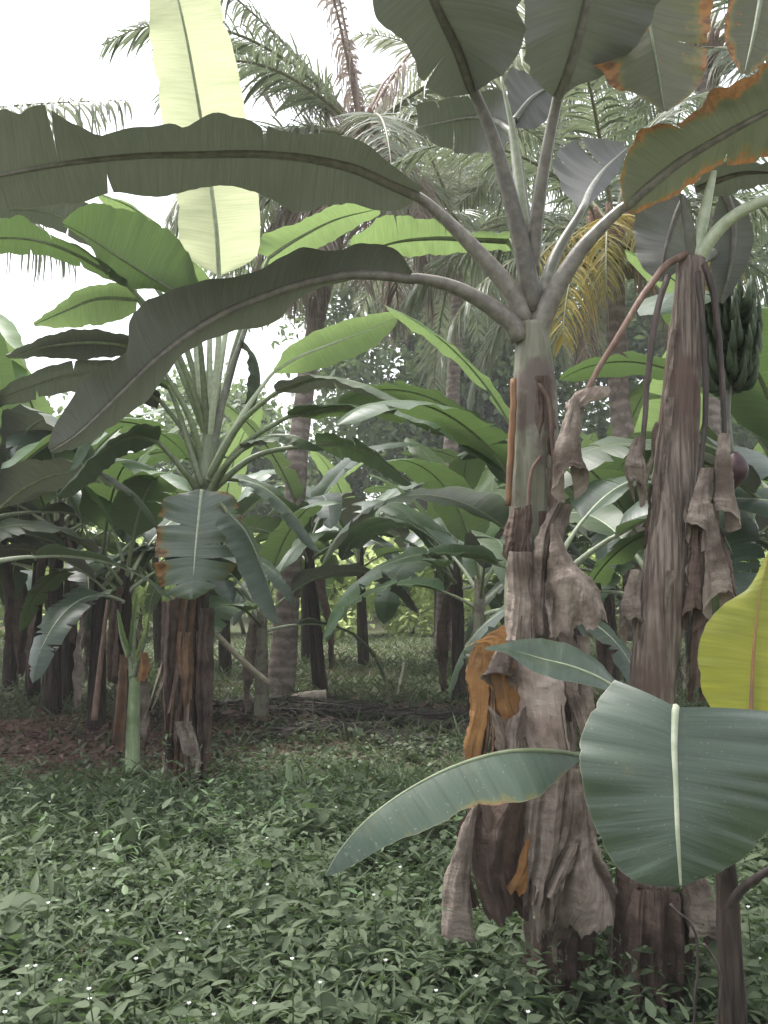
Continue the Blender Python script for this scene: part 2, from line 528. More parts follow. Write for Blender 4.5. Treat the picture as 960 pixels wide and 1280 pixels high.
def blade(M, EL, ER, N, tearsL=(), tearsR=(), ripple=.012, bow=.06, ns=46, m=6, seed=0, gap=.005, wave=5.0):
    """two halves lofted from a midline to its edges; tears split a half into strips"""
    rg = random.Random(seed)
    mb = MB()
    L = arclen(M)[-1]
    for sgn, E, tears in ((-1, EL, tearsL), (1, ER, tearsR)):
        cuts = [0.0] + sorted(tears) + [1.0]
        ph = rg.random() * 6
        fr = wave * (0.8 + .5 * rg.random())
        dps = [rg.uniform(0, .75) for _ in cuts]
        for ci, (a, b) in enumerate(zip(cuts[:-1], cuts[1:])):
            k = max(4, int(round((b - a) * ns)))
            s = np.linspace(a, b, k)[:, None]
            t = np.linspace(0, 1, m + 1)[None] ** 0.9
            g0 = gap * (1 + rg.random() * 1.5) if a > 0 else 0
            g1 = gap * (1 + rg.random() * 1.5) if b < 1 else 0
            q = (s - a) / (b - a)
            t0 = np.clip((t - dps[ci]) / (1 - dps[ci]), 0, 1) ** 1.2
            t1 = np.clip((t - dps[ci + 1]) / (1 - dps[ci + 1]), 0, 1) ** 1.2
            ss = s + g0 * (1 - q) * t0 - g1 * q * t1
            Mm, Ee, Nn = ip(ss, M), ip(ss, E), ip(ss, N)
            nk = np.array([max(0, mn.noise(Vector((x_ * 22, sgn * 5.0, seed * 3.1)))) ** 2 * .22 + max(0, mn.noise(Vector((x_ * 70, sgn * 5.0, seed * 3.1))) - .2) * .07 for x_ in s[:, 0]])[:, None, None]
            Ee = Mm + (Ee - Mm) * (1 - nk * min(1.0, L))
            w = np.linalg.norm(Ee - Mm, axis=-1)
            off = (rg.random() - .62) * .05 if len(cuts) > 2 and max(dps[ci], dps[ci + 1]) < .4 else 0
            disp = bow * 4 * t * (1 - t) * w + w / .3 * (ripple * t ** 1.6 * (np.sin(ss * 6.283 * fr + ph) + .6 * np.sin(ss * 6.283 * fr * 2.3 + ph * 2))) + off * t ** 1.5 * np.clip(w / .25, 0, 1)
            V = Mm * (1 - t[..., None]) + Ee * t[..., None] + Nn * disp[..., None]
            UV = np.stack(np.broadcast_arrays(ss * L, .5 + .5 * sgn * t), -1)
            d1 = V[1:, :-1] - V[:-1, :-1]
            d2 = V[:-1, 1:] - V[:-1, :-1]
            flip = np.sum(np.cross(d1, d2).sum((0, 1)) * Nn.mean((0, 1))) < 0
            mb.grid(V, UV, flip=bool(flip))
    return mb


def add_leaf(parent, M, EL, ER, N, pet=None, mat='leaf_mid', rib='rib', r0=.016, rp=.03, label=None, name='leaf', org=None, taper=.88, **kw):
    """leaf = blade mesh with its stalk and midrib as child"""
    org = np.array(parent.location) if org is None else org
    me = blade(M, EL, ER, N, **kw).mesh(name, M_[mat], org)
    o = link(name, me, parent)
    if label: o['label'] = label
    mb = MB()
    k = MB()
    Mo = M - N * (r0 * .35)
    if pet is not None:
        P = crs(pet, 16)
        path = np.vstack([P[:-1], Mo])
        rad = np.r_[np.linspace(rp, r0, len(P) - 1), r0 * (1 - np.linspace(0, 1, len(M)) ** 1.2 * taper)]
    else:
        path = Mo
        rad = r0 * (1 - np.linspace(0, 1, len(M)) ** 1.2 * taper)
    mb.tube(path, rad, seg=8)
    link('midrib', mb.mesh('midrib', M_[rib], org), o)
    return o


def tleaf(parent, mid, up, lo, Y, du=0.0, dl=0.0, under=True, pet=None, Yp=None, nd=50, **kw):
    """leaf traced from picture points that get their own depths"""
    n = len(mid)
    Ym = np.interp(np.linspace(0, 1, n), np.linspace(0, 1, len(Y)), Y) if not np.isscalar(Y) else np.full(n, Y)
    Mp = crs(WP(mid, list(Ym)), nd)
    Yd = Mp[:, 1]

    def edge(px, d):
        y0 = np.interp(np.linspace(0, 1, len(px)), np.linspace(0, 1, nd), Yd)
        dd = np.interp(np.linspace(0, 1, len(px)), np.linspace(0, 1, len(d)), d) if not np.isscalar(d) else d
        return crs(WP(px, list(y0 + dd)), nd)
    EL, ER = edge(up, du), edge(lo, dl)
    N = nrm(np.cross(tang(Mp), nrm(ER - EL)))
    toC = nrm(CAM - Mp)
    sg = np.sign(np.sum(np.sum(N * toC, 1))) or 1.0
    N = N * sg * (-1 if under else 1)
    P = None
    if pet is not None:
        P = WP(pet, Yp)
    return add_leaf(parent, Mp, EL, ER, N, pet=P, **kw)


def prof(s, base=.10, tip=3.2):
    return np.clip(s / base, 0, 1) ** .55 * np.sqrt(np.clip(1 - s ** tip, 0, 1)) * (1 - .12 * s)


def wleaf(parent, P, w, pet=None, f0=.5, f1=-.35, roll=0.0, nd=50, tip=3.2, base=.10, **kw):
    """leaf along a world midline with a generated width; f0,f1 fold angles at base and tip"""
    M = crs(P, nd)
    T = tang(M)
    S = np.cross(T, np.array((0, 0, 1.0)))
    # keep the side vector steady where the midline hangs straight down
    ref = None
    for i in range(nd):
        v = S[i]
        if np.linalg.norm(v) < .25 and ref is not None:
            v = ref - T[i] * np.dot(ref, T[i])
        v = v / max(np.linalg.norm(v), 1e-6)
        if ref is not None and np.dot(v, ref) < 0: v = -v
        S[i] = v; ref = v
    N = np.cross(S, T)
    s = np.linspace(0, 1, nd)
    rl = np.interp(s, (0, 1), (roll, roll) if np.isscalar(roll) else roll)[:, None]
    S, N = S * np.cos(rl) + N * np.sin(rl), N * np.cos(rl) - S * np.sin(rl)
    ww = (w * prof(s, base, tip))[:, None]
    ph = (f0 + (f1 - f0) * s ** .7)[:, None]
    EL = M - S * ww * np.cos(ph) + N * ww * np.sin(ph)
    ER = M + S * ww * np.cos(ph) + N * ww * np.sin(ph)
    return add_leaf(parent, M, EL, ER, N, pet=pet, **kw)


def mleaf(parent, mid, Y, w, pet=None, Yp=None, **kw):
    return wleaf(parent, WP(mid, Y), w, pet=None if pet is None else WP(pet, Yp), **kw)


def gen_spine(e0, L, pet, droop, pw=1.5, n=40, side=0.0):
    tot = L + pet
    s = np.linspace(0, 1, n)
    e = np.maximum(e0 - droop * s ** pw, R_(-86))
    az = side * s ** 2
    d = np.stack([np.cos(e) * np.cos(az), np.cos(e) * np.sin(az), np.sin(e)], 1)
    P = np.vstack([[0, 0, 0], np.cumsum(d[:-1] * tot / (n - 1), axis=0)])
    k = max(2, int(round(pet / tot * n)))
    return P[:k + 1:max(1, k // 4)], P[k:]


LEAF_PROTO = []


def leaf_proto(e0, L, w, pet, droop, mat, rib, seed, side=0.0, tears=0, pw=1.5, roll=0.0, **kw):
    rg = random.Random(seed)
    dummy = bpy.data.objects.new('proto', None)
    dummy.location = (0, 0, 0)
    pts, M = gen_spine(e0, L, pet, droop, pw, side=side)
    pts = np.vstack([pts[:-1], M[:1]]) if np.linalg.norm(pts[-1] - M[0]) > 1e-6 else pts
    tl = sorted(rg.uniform(.2, .93) for _ in range(tears))
    tr = sorted(rg.uniform(.2, .93) for _ in range(tears))
    o = wleaf(dummy, M[::3], w, pet=pts, mat=mat, rib=rib, seed=seed, nd=34, ns=26, m=4, tearsL=tl, tearsR=tr,
              roll=roll, r0=.014, rp=.03, ripple=.016, gap=.010, **kw)
    rb = o.children[0]
    res = (o.data, rb.data)
    for x in (rb, o): bpy.data.objects.remove(x)
    bpy.data.objects.remove(dummy)
    return res


def put_leaf(parent, proto, z, az, scl=1.0, tilt=0.0):
    o = link('leaf', proto[0], parent, (0, 0, z), (0, tilt, az), scl)
    link('midrib', proto[1], o)
    return o


# ------------------------------------------------------------------ stems and withered leaves
def stem_mesh(path, radii, mat, origin, seed=0, nseg=44, nz=70, lump=.07, streak=.05, step=.09, pitch=.55):
    rg = random.Random(seed)
    P = crs(path, nz)
    L = arclen(P)
    th = np.linspace(0, 2 * np.pi, nseg, endpoint=False)
    o1, o2 = rg.random() * 50, rg.random() * 50
    rn = np.ones((nz, nseg))
    for i in range(nz):
        for j in range(nseg):
            c, s = math.cos(th[j]), math.sin(th[j])
            z = L[i]
            a = mn.noise((c * 1.2 + o1, s * 1.2, z * 2.2))
            b = mn.noise((c * 7 + o2, s * 7, z * 1.6))
            sp = (th[j] / 6.283 + z / pitch + o1) % 1.0
            sp2 = (-th[j] / 6.283 + z / (pitch * 1.7) + o2) % 1.0
            rn[i, j] = 1 + lump * a + streak * b + step * (sp - .5) * .6 + step * (sp2 - .5) * .5
    mb = MB()
    mb.tube(P, radii, seg=nseg, nref=(0, 1, 0), rn=rn)
    return mb.mesh('pseudostem', M_[mat], origin)


def drape(parent, Lp, Rp, Y, mat='dry', pleats=2.5, amp=.025, conv=.05, nu=40, nv=32, seed=0, rag=.03, crump=.009, name='dead_leaf', label=None, rib=None, nslit=2):
    """withered hanging leaf lofted between two edges, pleated and crumpled in depth"""
    rg = random.Random(seed)
    org = np.array(parent.location)
    A, B = crs(WP(Lp, Y), nu), crs(WP(Rp, Y), nu)
    u = np.linspace(0, 1, nu)[:, None]
    v = np.linspace(0, 1, nv)[None]
    V = A[:, None] * (1 - v[..., None]) + B[:, None] * v[..., None]
    ph = rg.random() * 6
    wd = np.linalg.norm(B - A, axis=1)[:, None]
    wf = np.clip(wd / .12, .25, 1.4)
    tri = lambda x: np.arcsin(np.sin(x) * .97) * .66
    dep = -conv * np.sin(np.pi * v) ** .7 * wf + amp * 1.5 * wf * tri(pleats * 6.283 * v + ph + 1.2 * np.sin(u * 3 + ph)) * (.4 + .6 * u)
    dep = dep + .010 * wf * tri(pleats * 19 * v + ph * 2 + 2.5 * np.sin(u * 5 + ph)) * (.3 + .7 * u)
    o = rg.random() * 100
    slits = sorted(rg.sample(range(3, nv - 3), min(nslit, nv // 8))) if nv > 12 and nslit else []
    si0 = [int(nu * rg.uniform(.45, .8)) for _ in slits]
    lift = np.zeros(nv)
    for q in slits: lift[q:] = rg.uniform(-.03, .03)
    for i in range(nu):
        for j in range(nv):
            p = V[i, j] + np.array((o, 0, 0))
            n1 = mn.noise_vector(Vector(p * 8.0))
            n2 = mn.noise_vector(Vector(p * 30.0))
            V[i, j] += np.array(n1) * crump * .9 + np.array(n2) * crump * .3
            cr = abs(mn.noise(Vector((p[0] * 15, p[1] * 15, p[2] * 9)))) + .5 * abs(mn.noise(Vector((p[0] * 24, p[1] * 9, p[2] * 45))))
            V[i, j, 1] += dep[i, j] + (cr - .35) * .026 * min(1.0, wd[i, 0] / .12) + lift[j] * u[i, 0] ** 2
            if j in (0, nv - 1): V[i, j, 0] += .010 * mn.noise(Vector((p[2] * 40, o, 1)))
            if rag:
                V[i, j, 2] -= rag * u[i, 0] ** 4 * (mn.noise(Vector((v[0, j] * 7 + o, o, 0))) + .7 * mn.noise(Vector((v[0, j] * 23 + o, o, 3))))
    Ls = arclen(A)
    UV = np.stack(np.broadcast_arrays(Ls[:, None] + o % 7, v * wd * 4), -1)
    mb = MB()
    mb.grid(V, UV)
    gone = {i * (nv - 1) + q for q, a in zip(slits, si0) for i in range(a, nu - 1)}
    mb.f = [f for k_, f in enumerate(mb.f) if k_ not in gone]
    ob = link(name, mb.mesh(name, M_[mat], org), parent)
    if label: ob['label'] = label
    if rib is not None:
        k = MB()
        j = int(nv * rib)
        pr = V[:, j] + np.array((0, -.006, 0))
        k.tube(pr, (.010, .004), seg=6)
        link('midrib', k.mesh('midrib', M_['rib_brown'], org), ob)
    return ob


def bell(parent, axis, rpx, Y, mat='dry', seed=0, lip=.10, flat=.8, name='dead_leaf', label=None, nu=34, nv=44, yaw=0.0):
    """withered leaf rolled into an open tube whose mouth tilts to the viewer"""
    rg = random.Random(seed)
    org = np.array(parent.location)
    A = crs(WP(axis, Y), nu)
    rad = np.interp(np.linspace(0, 1, nu), np.linspace(0, 1, len(rpx)), rpx) * A[:, 1] / F
    T = tang(A)
    V = np.zeros((nu, nv, 3))
    L = arclen(A)
    o = rg.random() * 90
    dphi = rg.uniform(-.6, .6) + yaw
    for j in range(nv):
        th = -2.9 + 5.8 * j / (nv - 1)          # gap turned away from the viewer
        front = .5 + .5 * math.cos(th + dphi)
        for i in range(nu):
            u = i / (nu - 1)
            r = rad[i] * (1 + .24 * mn.noise(Vector((th * 1.6 + o, u * 2.5, 0))) + .07 * u * math.sin(th * 3 + o) + .02 * mn.noise(Vector((th * 6 + o, u * 4, 5))))
            c = A[i] + T[i] * (-lip * front * u ** 3 * (1 + .15 * mn.noise(Vector((th * 2 + o, 1, 1)))))
            c = c + np.array((math.sin(th) * r, -math.cos(th) * r * flat, 0))
            w_ = abs(mn.noise(Vector((th * 2.2 + o, u * 14, 2)))) - .25
            V[i, j] = c + np.array(mn.noise_vector(Vector((th * 1.5 + o, u * 5, 9)))) * .004 + np.array((math.sin(th), -math.cos(th), 0)) * w_ * .008
    UV = np.stack(np.broadcast_arrays(L[:, None] + o % 7, np.linspace(0, 1, nv)[None] * .6), -1)
    mb = MB()
    mb.grid(V, UV)
    ob = link(name, mb.mesh(name, M_[mat], org), parent)
    if label: ob['label'] = label
    return ob


def stalk(parent, pts, Y, r=(.012, .006), mat='rib_brown', name='dead_stalk', label=None, seg=8, n=22):
    mb = MB()
    P = crs(WP(pts, Y), n)
    wob = np.array([[mn.noise(Vector((i * .35, pts[0][0], k * 9))) * .004 for k in range(3)] for i in range(n)])
    mb.tube(P + wob, r, seg=seg, flat=.7)
    o = link(name, mb.mesh(name, M_[mat], np.array(parent.location)), parent)
    if label: o['label'] = label
    return o


def strips(parent, path, radii, n, mat, seed, zr=(.05, .95), ln=(.25, .6), peel=.05, wd=(.018, .05), name='dry_sheath', face=None):
    """loose dry sheath strips hanging off a stem (each its own part)"""
    rg = random.Random(seed)
    P = crs(path, 60)
    L = arclen(P)
    rad = np.interp(np.linspace(0, 1, 60), np.linspace(0, 1, len(radii)), radii)
    for i in range(n):
        th = rg.uniform(0, 6.283) if face is None else rg.uniform(*face)
        s1 = rg.uniform(*zr)
        top = s1 * L[-1]
        l = rg.uniform(*ln)
        w = rg.uniform(*wd)
        pe = rg.uniform(.0, peel)
        k, m = 14, 4
        V = np.zeros((k, m, 3))
        tw = rg.uniform(-.5, .5)
        for a in range(k):
            q = a / (k - 1)
            z = max(top - l * q, 0.01)
            c = np.array([np.interp(z, L, P[:, d]) for d in range(3)])
            r = np.interp(z, L, rad) * 1.05 + .004 + pe * q ** 2
            for b in range(m):
                t2 = th + tw * q * .4 + (b / (m - 1) - .5) * w * (1 - .55 * q ** 2) / max(r, .02) * 1.4
                rr = r + .006 * math.sin(b * 2.1 + q * 9) + .012 * mn.noise(Vector((q * 4 + i * 3, b, seed)))
                V[a, b] = c + rr * np.array((math.cos(t2), math.sin(t2), 0))
        UV = np.stack(np.broadcast_arrays(np.linspace(0, l, k)[:, None], np.linspace(0, .3, m)[None]), -1) + i
        mb = MB()
        mb.grid(V, UV)
        link(name, mb.mesh(name, M_[mat if isinstance(mat, str) else rg.choice(mat)], np.array(parent.location)), parent)


def spear(parent, pts, Y, r=(.016, .012, .004), mat='rib_pale', name='spear_leaf'):
    mb = MB()
    P = crs(WP(pts, Y), 20)
    th = np.linspace(0, 2 * np.pi, 10, endpoint=False)
    L = arclen(P)
    rn = 1 + .13 * (((th[None] / 6.283 + L[:, None] * 2) % 1) - .5)
    mb.tube(P, r, seg=10, rn=rn)
    return link(name, mb.mesh(name, M_[mat], np.array(parent.location)), parent)


def stem_part(parent, pts, Y, radii, mat, seed, **kw):
    path = WP(pts, Y)
    me = stem_mesh(path, radii, mat, np.array(parent.location), seed, **kw)
    return link('pseudostem', me, parent), path


# ================================================================== MAIN PLANT
YM = 3.2
base = W(702, 1268, YM)
main = thing('banana_plant', 'banana plant in the middle with withered brown and orange leaves draped down its stem', 'banana plant', (base[0], base[1], 0))
mp = [(702, 1275), (692, 1120), (678, 940), (664, 780), (668, 640), (668, 520), (667, 455), (665, 405)]
_, mpath = stem_part(main, mp, YM, (.135, .118, .105, .098, .096, .093, .085, .06), 'stem_main', 3, nseg=52, nz=110)
# dark foot of the stem
drape(main, [(655, 1150), (652, 1200), (648, 1282)], [(745, 1150), (742, 1210), (745, 1282)], YM - .05, 'dry_dark', 4, .012, .11, seed=91, rag=0, name='dry_sheath', label='blackish sheath at foot of stem')

# M1 broad leaf arching to the upper left
tleaf(main, [(522, 243), (480, 225), (440, 208), (380, 195), (320, 190), (250, 191), (180, 192), (100, 200), (20, 214), (-70, 235), (-150, 262)],
      [(530, 236), (500, 214), (455, 178), (400, 166), (350, 163), (305, 140), (268, 128), (225, 146), (180, 147), (100, 150), (60, 130), (10, 133), (-60, 150), (-150, 255)],
      [(520, 249), (500, 262), (470, 264), (435, 254), (372, 264), (340, 250), (300, 236), (240, 236), (200, 246), (150, 242), (100, 254), (50, 258), (0, 266), (-70, 280), (-150, 268)],
      (3.12, 2.9, 2.7), du=(-.05, -.26, -.28, -.05), dl=(.05, .22, .22, .05), pet=[(657, 405), (640, 366), (600, 318), (560, 277), (522, 243)], Yp=(3.2, 3.12),
      mat='leaf_dark', rib='rib_purple', r0=.02, rp=.042, tearsL=(.33, .70), tearsR=(.62, .85), ripple=.008, bow=.03, seed=1, gap=.003, ns=90, m=9,
      label='long dark leaf arching left across the top of the frame')
# M2 leaf arching and drooping to the left
tleaf(main, [(512, 346), (470, 342), (430, 342), (380, 352), (330, 368), (285, 386), (240, 412), (190, 450), (150, 488), (118, 520), (90, 545), (62, 562)],
      [(516, 340), (495, 312), (455, 303), (415, 315), (380, 307), (340, 330), (290, 345), (240, 355), (185, 373), (165, 395), (155, 440), (112, 466), (84, 506), (66, 535), (60, 560)],
      [(510, 350), (470, 347), (430, 352), (395, 362), (370, 378), (340, 404), (290, 416), (252, 428), (225, 448), (190, 492), (145, 532), (118, 548), (96, 560), (78, 566), (63, 565)],
      (3.12, 2.95, 2.75, 2.55), du=(-.04, -.22, -.22, -.03), dl=(.03, .18, .16, .03), pet=[(650, 425), (640, 405), (605, 378), (560, 356), (512, 346)], Yp=(3.18, 3.12),
      mat='leaf_dark', rib='rib_purple', r0=.02, rp=.040, tearsL=(), tearsR=(), ripple=.006, bow=.04, seed=2, ns=90, m=9,
      label='dark leaf drooping to the left with a light lower rim')
# M3 leaf rising steeply to the top, left of centre
tleaf(main, [(590, 110), (572, 60), (548, 10), (520, -50), (490, -120), (450, -210)],
      [(586, 118), (552, 120), (528, 104), (510, 60), (470, 20), (455, -50), (420, -130), (445, -205)],
      [(592, 116), (612, 104), (640, 80), (658, 40), (652, -10), (630, -80), (560, -160), (455, -210)],
      (3.02, 2.7, 2.4), du=(.0, .10, .1, 0), dl=(.0, -.08, -.1, 0), pet=[(668, 390), (652, 305), (632, 225), (612, 160), (590, 110)], Yp=(3.2, 3.02),
      mat='leaf_dark', rib='rib_purple', r0=.021, rp=.042, ripple=.01, bow=.05, seed=3, tearsL=(.22,), tearsR=(), ns=80, m=8, label='broad leaf rising into the top edge left of centre')
# M4 leaf rising to the top, right of centre
tleaf(main, [(697, 122), (712, 80), (728, 20), (742, -50), (750, -130), (752, -210)],
      [(692, 122), (668, 100), (655, 70), (656, 10), (660, -60), (690, -140), (748, -208)],
      [(700, 124), (720, 108), (760, 92), (790, 62), (822, 15), (850, -60), (830, -140), (756, -210)],
      (3.0, 2.75, 2.5), du=(.0, -.08, -.1, 0), dl=(.0, .1, .12, 0), pet=[(664, 345), (672, 262), (684, 186), (697, 122)], Yp=(3.2, 3.0),
      mat='leaf_dark', rib='rib_purple', r0=.02, rp=.03, ripple=.01, bow=.05, seed=4, tearsL=(), tearsR=(.2,), ns=80, m=8, label='broad leaf rising into the top edge right of centre')
# M6 big leaf arching to the upper right with scorched edge
tleaf(main, [(785, 253), (815, 228), (850, 200), (885, 178), (930, 153), (990, 124), (1060, 105), (1140, 110)],
      [(780, 262), (776, 225), (784, 188), (800, 162), (830, 158), (868, 138), (890, 118), (915, 103), (960, 80), (1020, 55), (1080, 60), (1138, 106)],
      [(778, 262), (798, 266), (830, 250), (858, 238), (880, 216), (920, 206), (960, 198), (1010, 180), (1070, 150), (1138, 114)],
      (3.08, 2.95, 2.8), du=(-.03, -.2, -.2, 0), dl=(.03, .2, .2, 0), pet=[(668, 425), (688, 375), (722, 318), (752, 284), (785, 253)], Yp=(3.2, 3.08),
      mat='leaf_edge', rib='rib_purple', r0=.02, rp=.048, tearsL=(.33,), tearsR=(.45,), ripple=.012, bow=.03, seed=5, gap=.004, ns=90, m=9, label='leaf arching right with scorched orange upper edge')
# leaf hanging at the top right, orange tip
tleaf(main, [(800, -90), (805, -20), (815, 50), (824, 100), (830, 138)],
      [(770, -90), (740, -30), (725, 40), (760, 104), (800, 120), (828, 140)],
      [(840, -90), (890, -30), (888, 30), (884, 80), (870, 112), (834, 140)],
      (2.95, 2.85, 2.8), du=(0, .05, 0), dl=(0, .05, 0), mat='leaf_olive', rib='rib', r0=.010, seed=6, tearsR=(.55,), ripple=.012, ns=40, m=7,
      label='leaf tip hanging at upper right with orange scorched end')
# M8, M9 leaves reaching away behind
tleaf(main, [(640, 165), (620, 150), (590, 146), (555, 152), (522, 158)],
      [(645, 155), (625, 112), (590, 118), (555, 124), (520, 130)], [(640, 172), (620, 188), (585, 192), (550, 186), (524, 165)],
      (3.5, 3.8, 4.0), du=(0, -.15, -.1), dl=(0, .2, .1), mat='leaf_dark', rib='rib_grey', seed=7, tearsL=(.5, .8), tearsR=(.35, .7), ns=40, pet=[(664, 340), (652, 260), (640, 165)], Yp=(3.22, 3.5),
      label='torn grey leaf reaching away behind the upright stalks')
tleaf(main, [(642, 152), (660, 128), (672, 118), (692, 108)], [(640, 145), (632, 100), (640, 84), (660, 92), (690, 104)], [(645, 160), (670, 160), (690, 140), (694, 112)],
      (3.5, 3.6), mat='leaf_dark', rib='rib_grey', seed=8, ns=30)
tleaf(main, [(728, 262), (738, 236), (755, 212), (782, 186)], [(724, 262), (700, 232), (692, 200), (718, 176), (780, 178)], [(732, 262), (752, 240), (772, 218), (784, 190)],
      (3.35, 3.7, 4.0), du=(0, -.1, 0), dl=(0, .15, 0), mat='leaf_dark', rib='rib_grey', seed=9, tearsL=(.45, .7), ns=36, pet=[(676, 372), (695, 318), (728, 262)], Yp=(3.22, 3.35), rp=.028)
tleaf(main, [(636, 300), (590, 298), (540, 297), (490, 303), (440, 322)], [(640, 284), (590, 284), (540, 270), (485, 268), (438, 300)], [(640, 312), (590, 316), (540, 319), (500, 322), (445, 330)],
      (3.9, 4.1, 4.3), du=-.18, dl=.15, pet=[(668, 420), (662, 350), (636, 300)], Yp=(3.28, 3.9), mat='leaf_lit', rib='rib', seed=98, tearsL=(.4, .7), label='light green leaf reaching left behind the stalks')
spear(main, [(664, 335), (655, 270), (642, 170), (626, 95)], (3.2, 3.15), (.022, .018, .013, .005), 'rib_pale')
spear(main, [(664, 340), (660, 290), (650, 215), (640, 150)], (3.25, 3.3), (.02, .018, .012), 'rib_grey', name='leaf_stalk')

# dry stalks on the main stem
stalk(main, [(642, 474), (641, 520), (638, 575), (635, 632)], 3.14, (.017, .019, .017), 'rib_orange', label='snapped orange leaf stalk')
stalk(main, [(672, 480), (685, 500), (691, 560), (694, 640), (692, 700)], 3.09, (.012, .013, .008), 'rib_brown')
stalk(main, [(676, 570), (664, 590), (660, 640), (658, 735)], 3.085, (.008, .010, .006), 'rib_brown')
# withered leaves, top to bottom
D = lambda *a, **k: drape(main, *a, **k)
D([(668, 470), (664, 520), (660, 590)], [(689, 470), (692, 520), (690, 590)], 3.13, 'dry_dark', 1.5, .01, .035, seed=10, name='dry_sheath')
D([(640, 636), (632, 660), (630, 690), (636, 705)], [(664, 630), (664, 660), (660, 690), (656, 705)], 3.09, 'dry_dark', 2, .012, .03, seed=11, name='dry_sheath')
D([(634, 690), (634, 740), (628, 800), (620, 850)], [(664, 690), (668, 740), (670, 800), (672, 850)], 3.06, 'dry', 2, .012, .05, seed=12)
D([(692, 630), (676, 660), (664, 720), (668, 795)], [(716, 632), (706, 680), (696, 740), (692, 800)], 3.04, 'dry', 2, .018, .04, seed=13)
D([(690, 655), (686, 700), (684, 750), (688, 800)], [(694, 652), (716, 700), (744, 730), (758, 776)], 2.98, 'dry', .9, .03, .03, seed=14, rag=.03, nslit=0, label='flaring withered flap on right of stem')
D([(640, 812), (648, 850), (652, 900), (658, 948)], [(702, 815), (704, 870), (708, 910), (714, 950)], 2.98, 'dry_pale', .8, .016, .07, seed=15, nslit=1, label='pale brown cracked withered leaf at centre')
D([(700, 780), (704, 840), (720, 900), (738, 950)], [(716, 785), (716, 840), (734, 900), (746, 950)], 3.02, 'dry', 1.5, .012, .02, seed=16)
bell(main, [(729, 795), (732, 850), (736, 912)], (7, 8, 9), 3.08, 'dry', 17, lip=.03)
D([(583, 808), (594, 803), (606, 806)], [(630, 778), (632, 792), (630, 812)], 2.97, 'dry_orange', .6, .01, .03, seed=18, nslit=0, rag=.02, label='orange curled flap of withered leaf')
D([(590, 806), (583, 830), (588, 880), (580, 952)], [(622, 800), (614, 835), (611, 880), (602, 950)], 3.0, 'dry_orange', .7, .010, .015, seed=181, crump=.006, nslit=0, label='hanging orange withered leaf')
D([(606, 822), (612, 850), (622, 890), (634, 925)], [(640, 800), (650, 850), (648, 890), (637, 925)], 3.01, 'dry_orange', .8, .012, .012, seed=19, nu=22, nv=18, crump=.008, nslit=0)
bell(main, [(634, 800), (626, 830), (622, 862)], (8, 14, 20), 2.97, 'dry', 191, lip=.06)
D([(604, 800), (608, 850), (604, 900), (596, 955)], [(622, 830), (626, 870), (640, 920), (646, 955)], 3.03, 'dry_redbrown', 2, .018, .03, seed=20)
D([(610, 880), (618, 910), (622, 955)], [(636, 905), (644, 930), (650, 955)], 2.97, 'dry', 1.5, .014, .03, seed=21, nu=16)
D([(632, 900), (628, 930), (624, 960)], [(660, 880), (656, 920), (655, 960)], 2.96, 'dry', 1.5, .014, .03, seed=22, nu=16)
# the lower skirt
D([(590, 1000), (570, 1030), (573, 1080), (592, 1138)], [(662, 985), (662, 1050), (660, 1100), (657, 1140)], 3.0, 'dry_dark', 1.6, .035, .04, seed=23, nslit=1, label='dark folded withered leaf low on the left')
bell(main, [(594, 1005), (582, 1050), (572, 1110), (573, 1184)], (3, 11, 17, 20), 2.94, 'dry', 24, lip=.05)
D([(656, 1050), (648, 1080), (630, 1112)], [(661, 1050), (660, 1085), (655, 1118)], 2.93, 'dry_orange', .6, .006, .012, nu=12, nv=8, seed=25, label='narrow orange strip in the lower withered skirt')
D([(660, 950), (655, 1040), (652, 1130), (655, 1182)], [(716, 950), (716, 1030), (700, 1100), (692, 1155)], 2.98, 'dry', 2.2, .022, .05, seed=26)
D([(712, 960), (700, 1030), (684, 1080), (664, 1130)], [(728, 960), (732, 1030), (724, 1060), (700, 1110)], 2.94, 'dry', 2, .014, .03, seed=27)
D([(716, 990), (708, 1060), (698, 1110), (690, 1165)], [(732, 990), (746, 1050), (764, 1095), (784, 1138)], 2.97, 'dry', 1.3, .03, .05, seed=28, rag=.05, nslit=0, label='flared withered leaf low on the right')
D([(694, 1140), (694, 1170), (690, 1202)], [(716, 1140), (718, 1165), (708, 1200)], 3.0, 'dry', 1, .006, .012, nu=12, nv=8, seed=29)
D([(650, 940), (655, 1000), (668, 1070), (678, 1150)], [(690, 940), (700, 1000), (700, 1070), (700, 1150)], 3.05, 'dry_dark', 2, .02, .04, seed=30)
D([(600, 1000), (606, 1050), (612, 1130)], [(612, 1000), (622, 1060), (640, 1135)], 2.94, 'dry_dark', 1, .01, .02, seed=31, nu=16, nv=10)
strips(main, mpath, (.135, .118, .105, .098, .096, .093), 16, ('dry', 'dry_dark', 'dry'), 7, zr=(.25, .78), ln=(.15, .45), face=(3.5, 6.0))

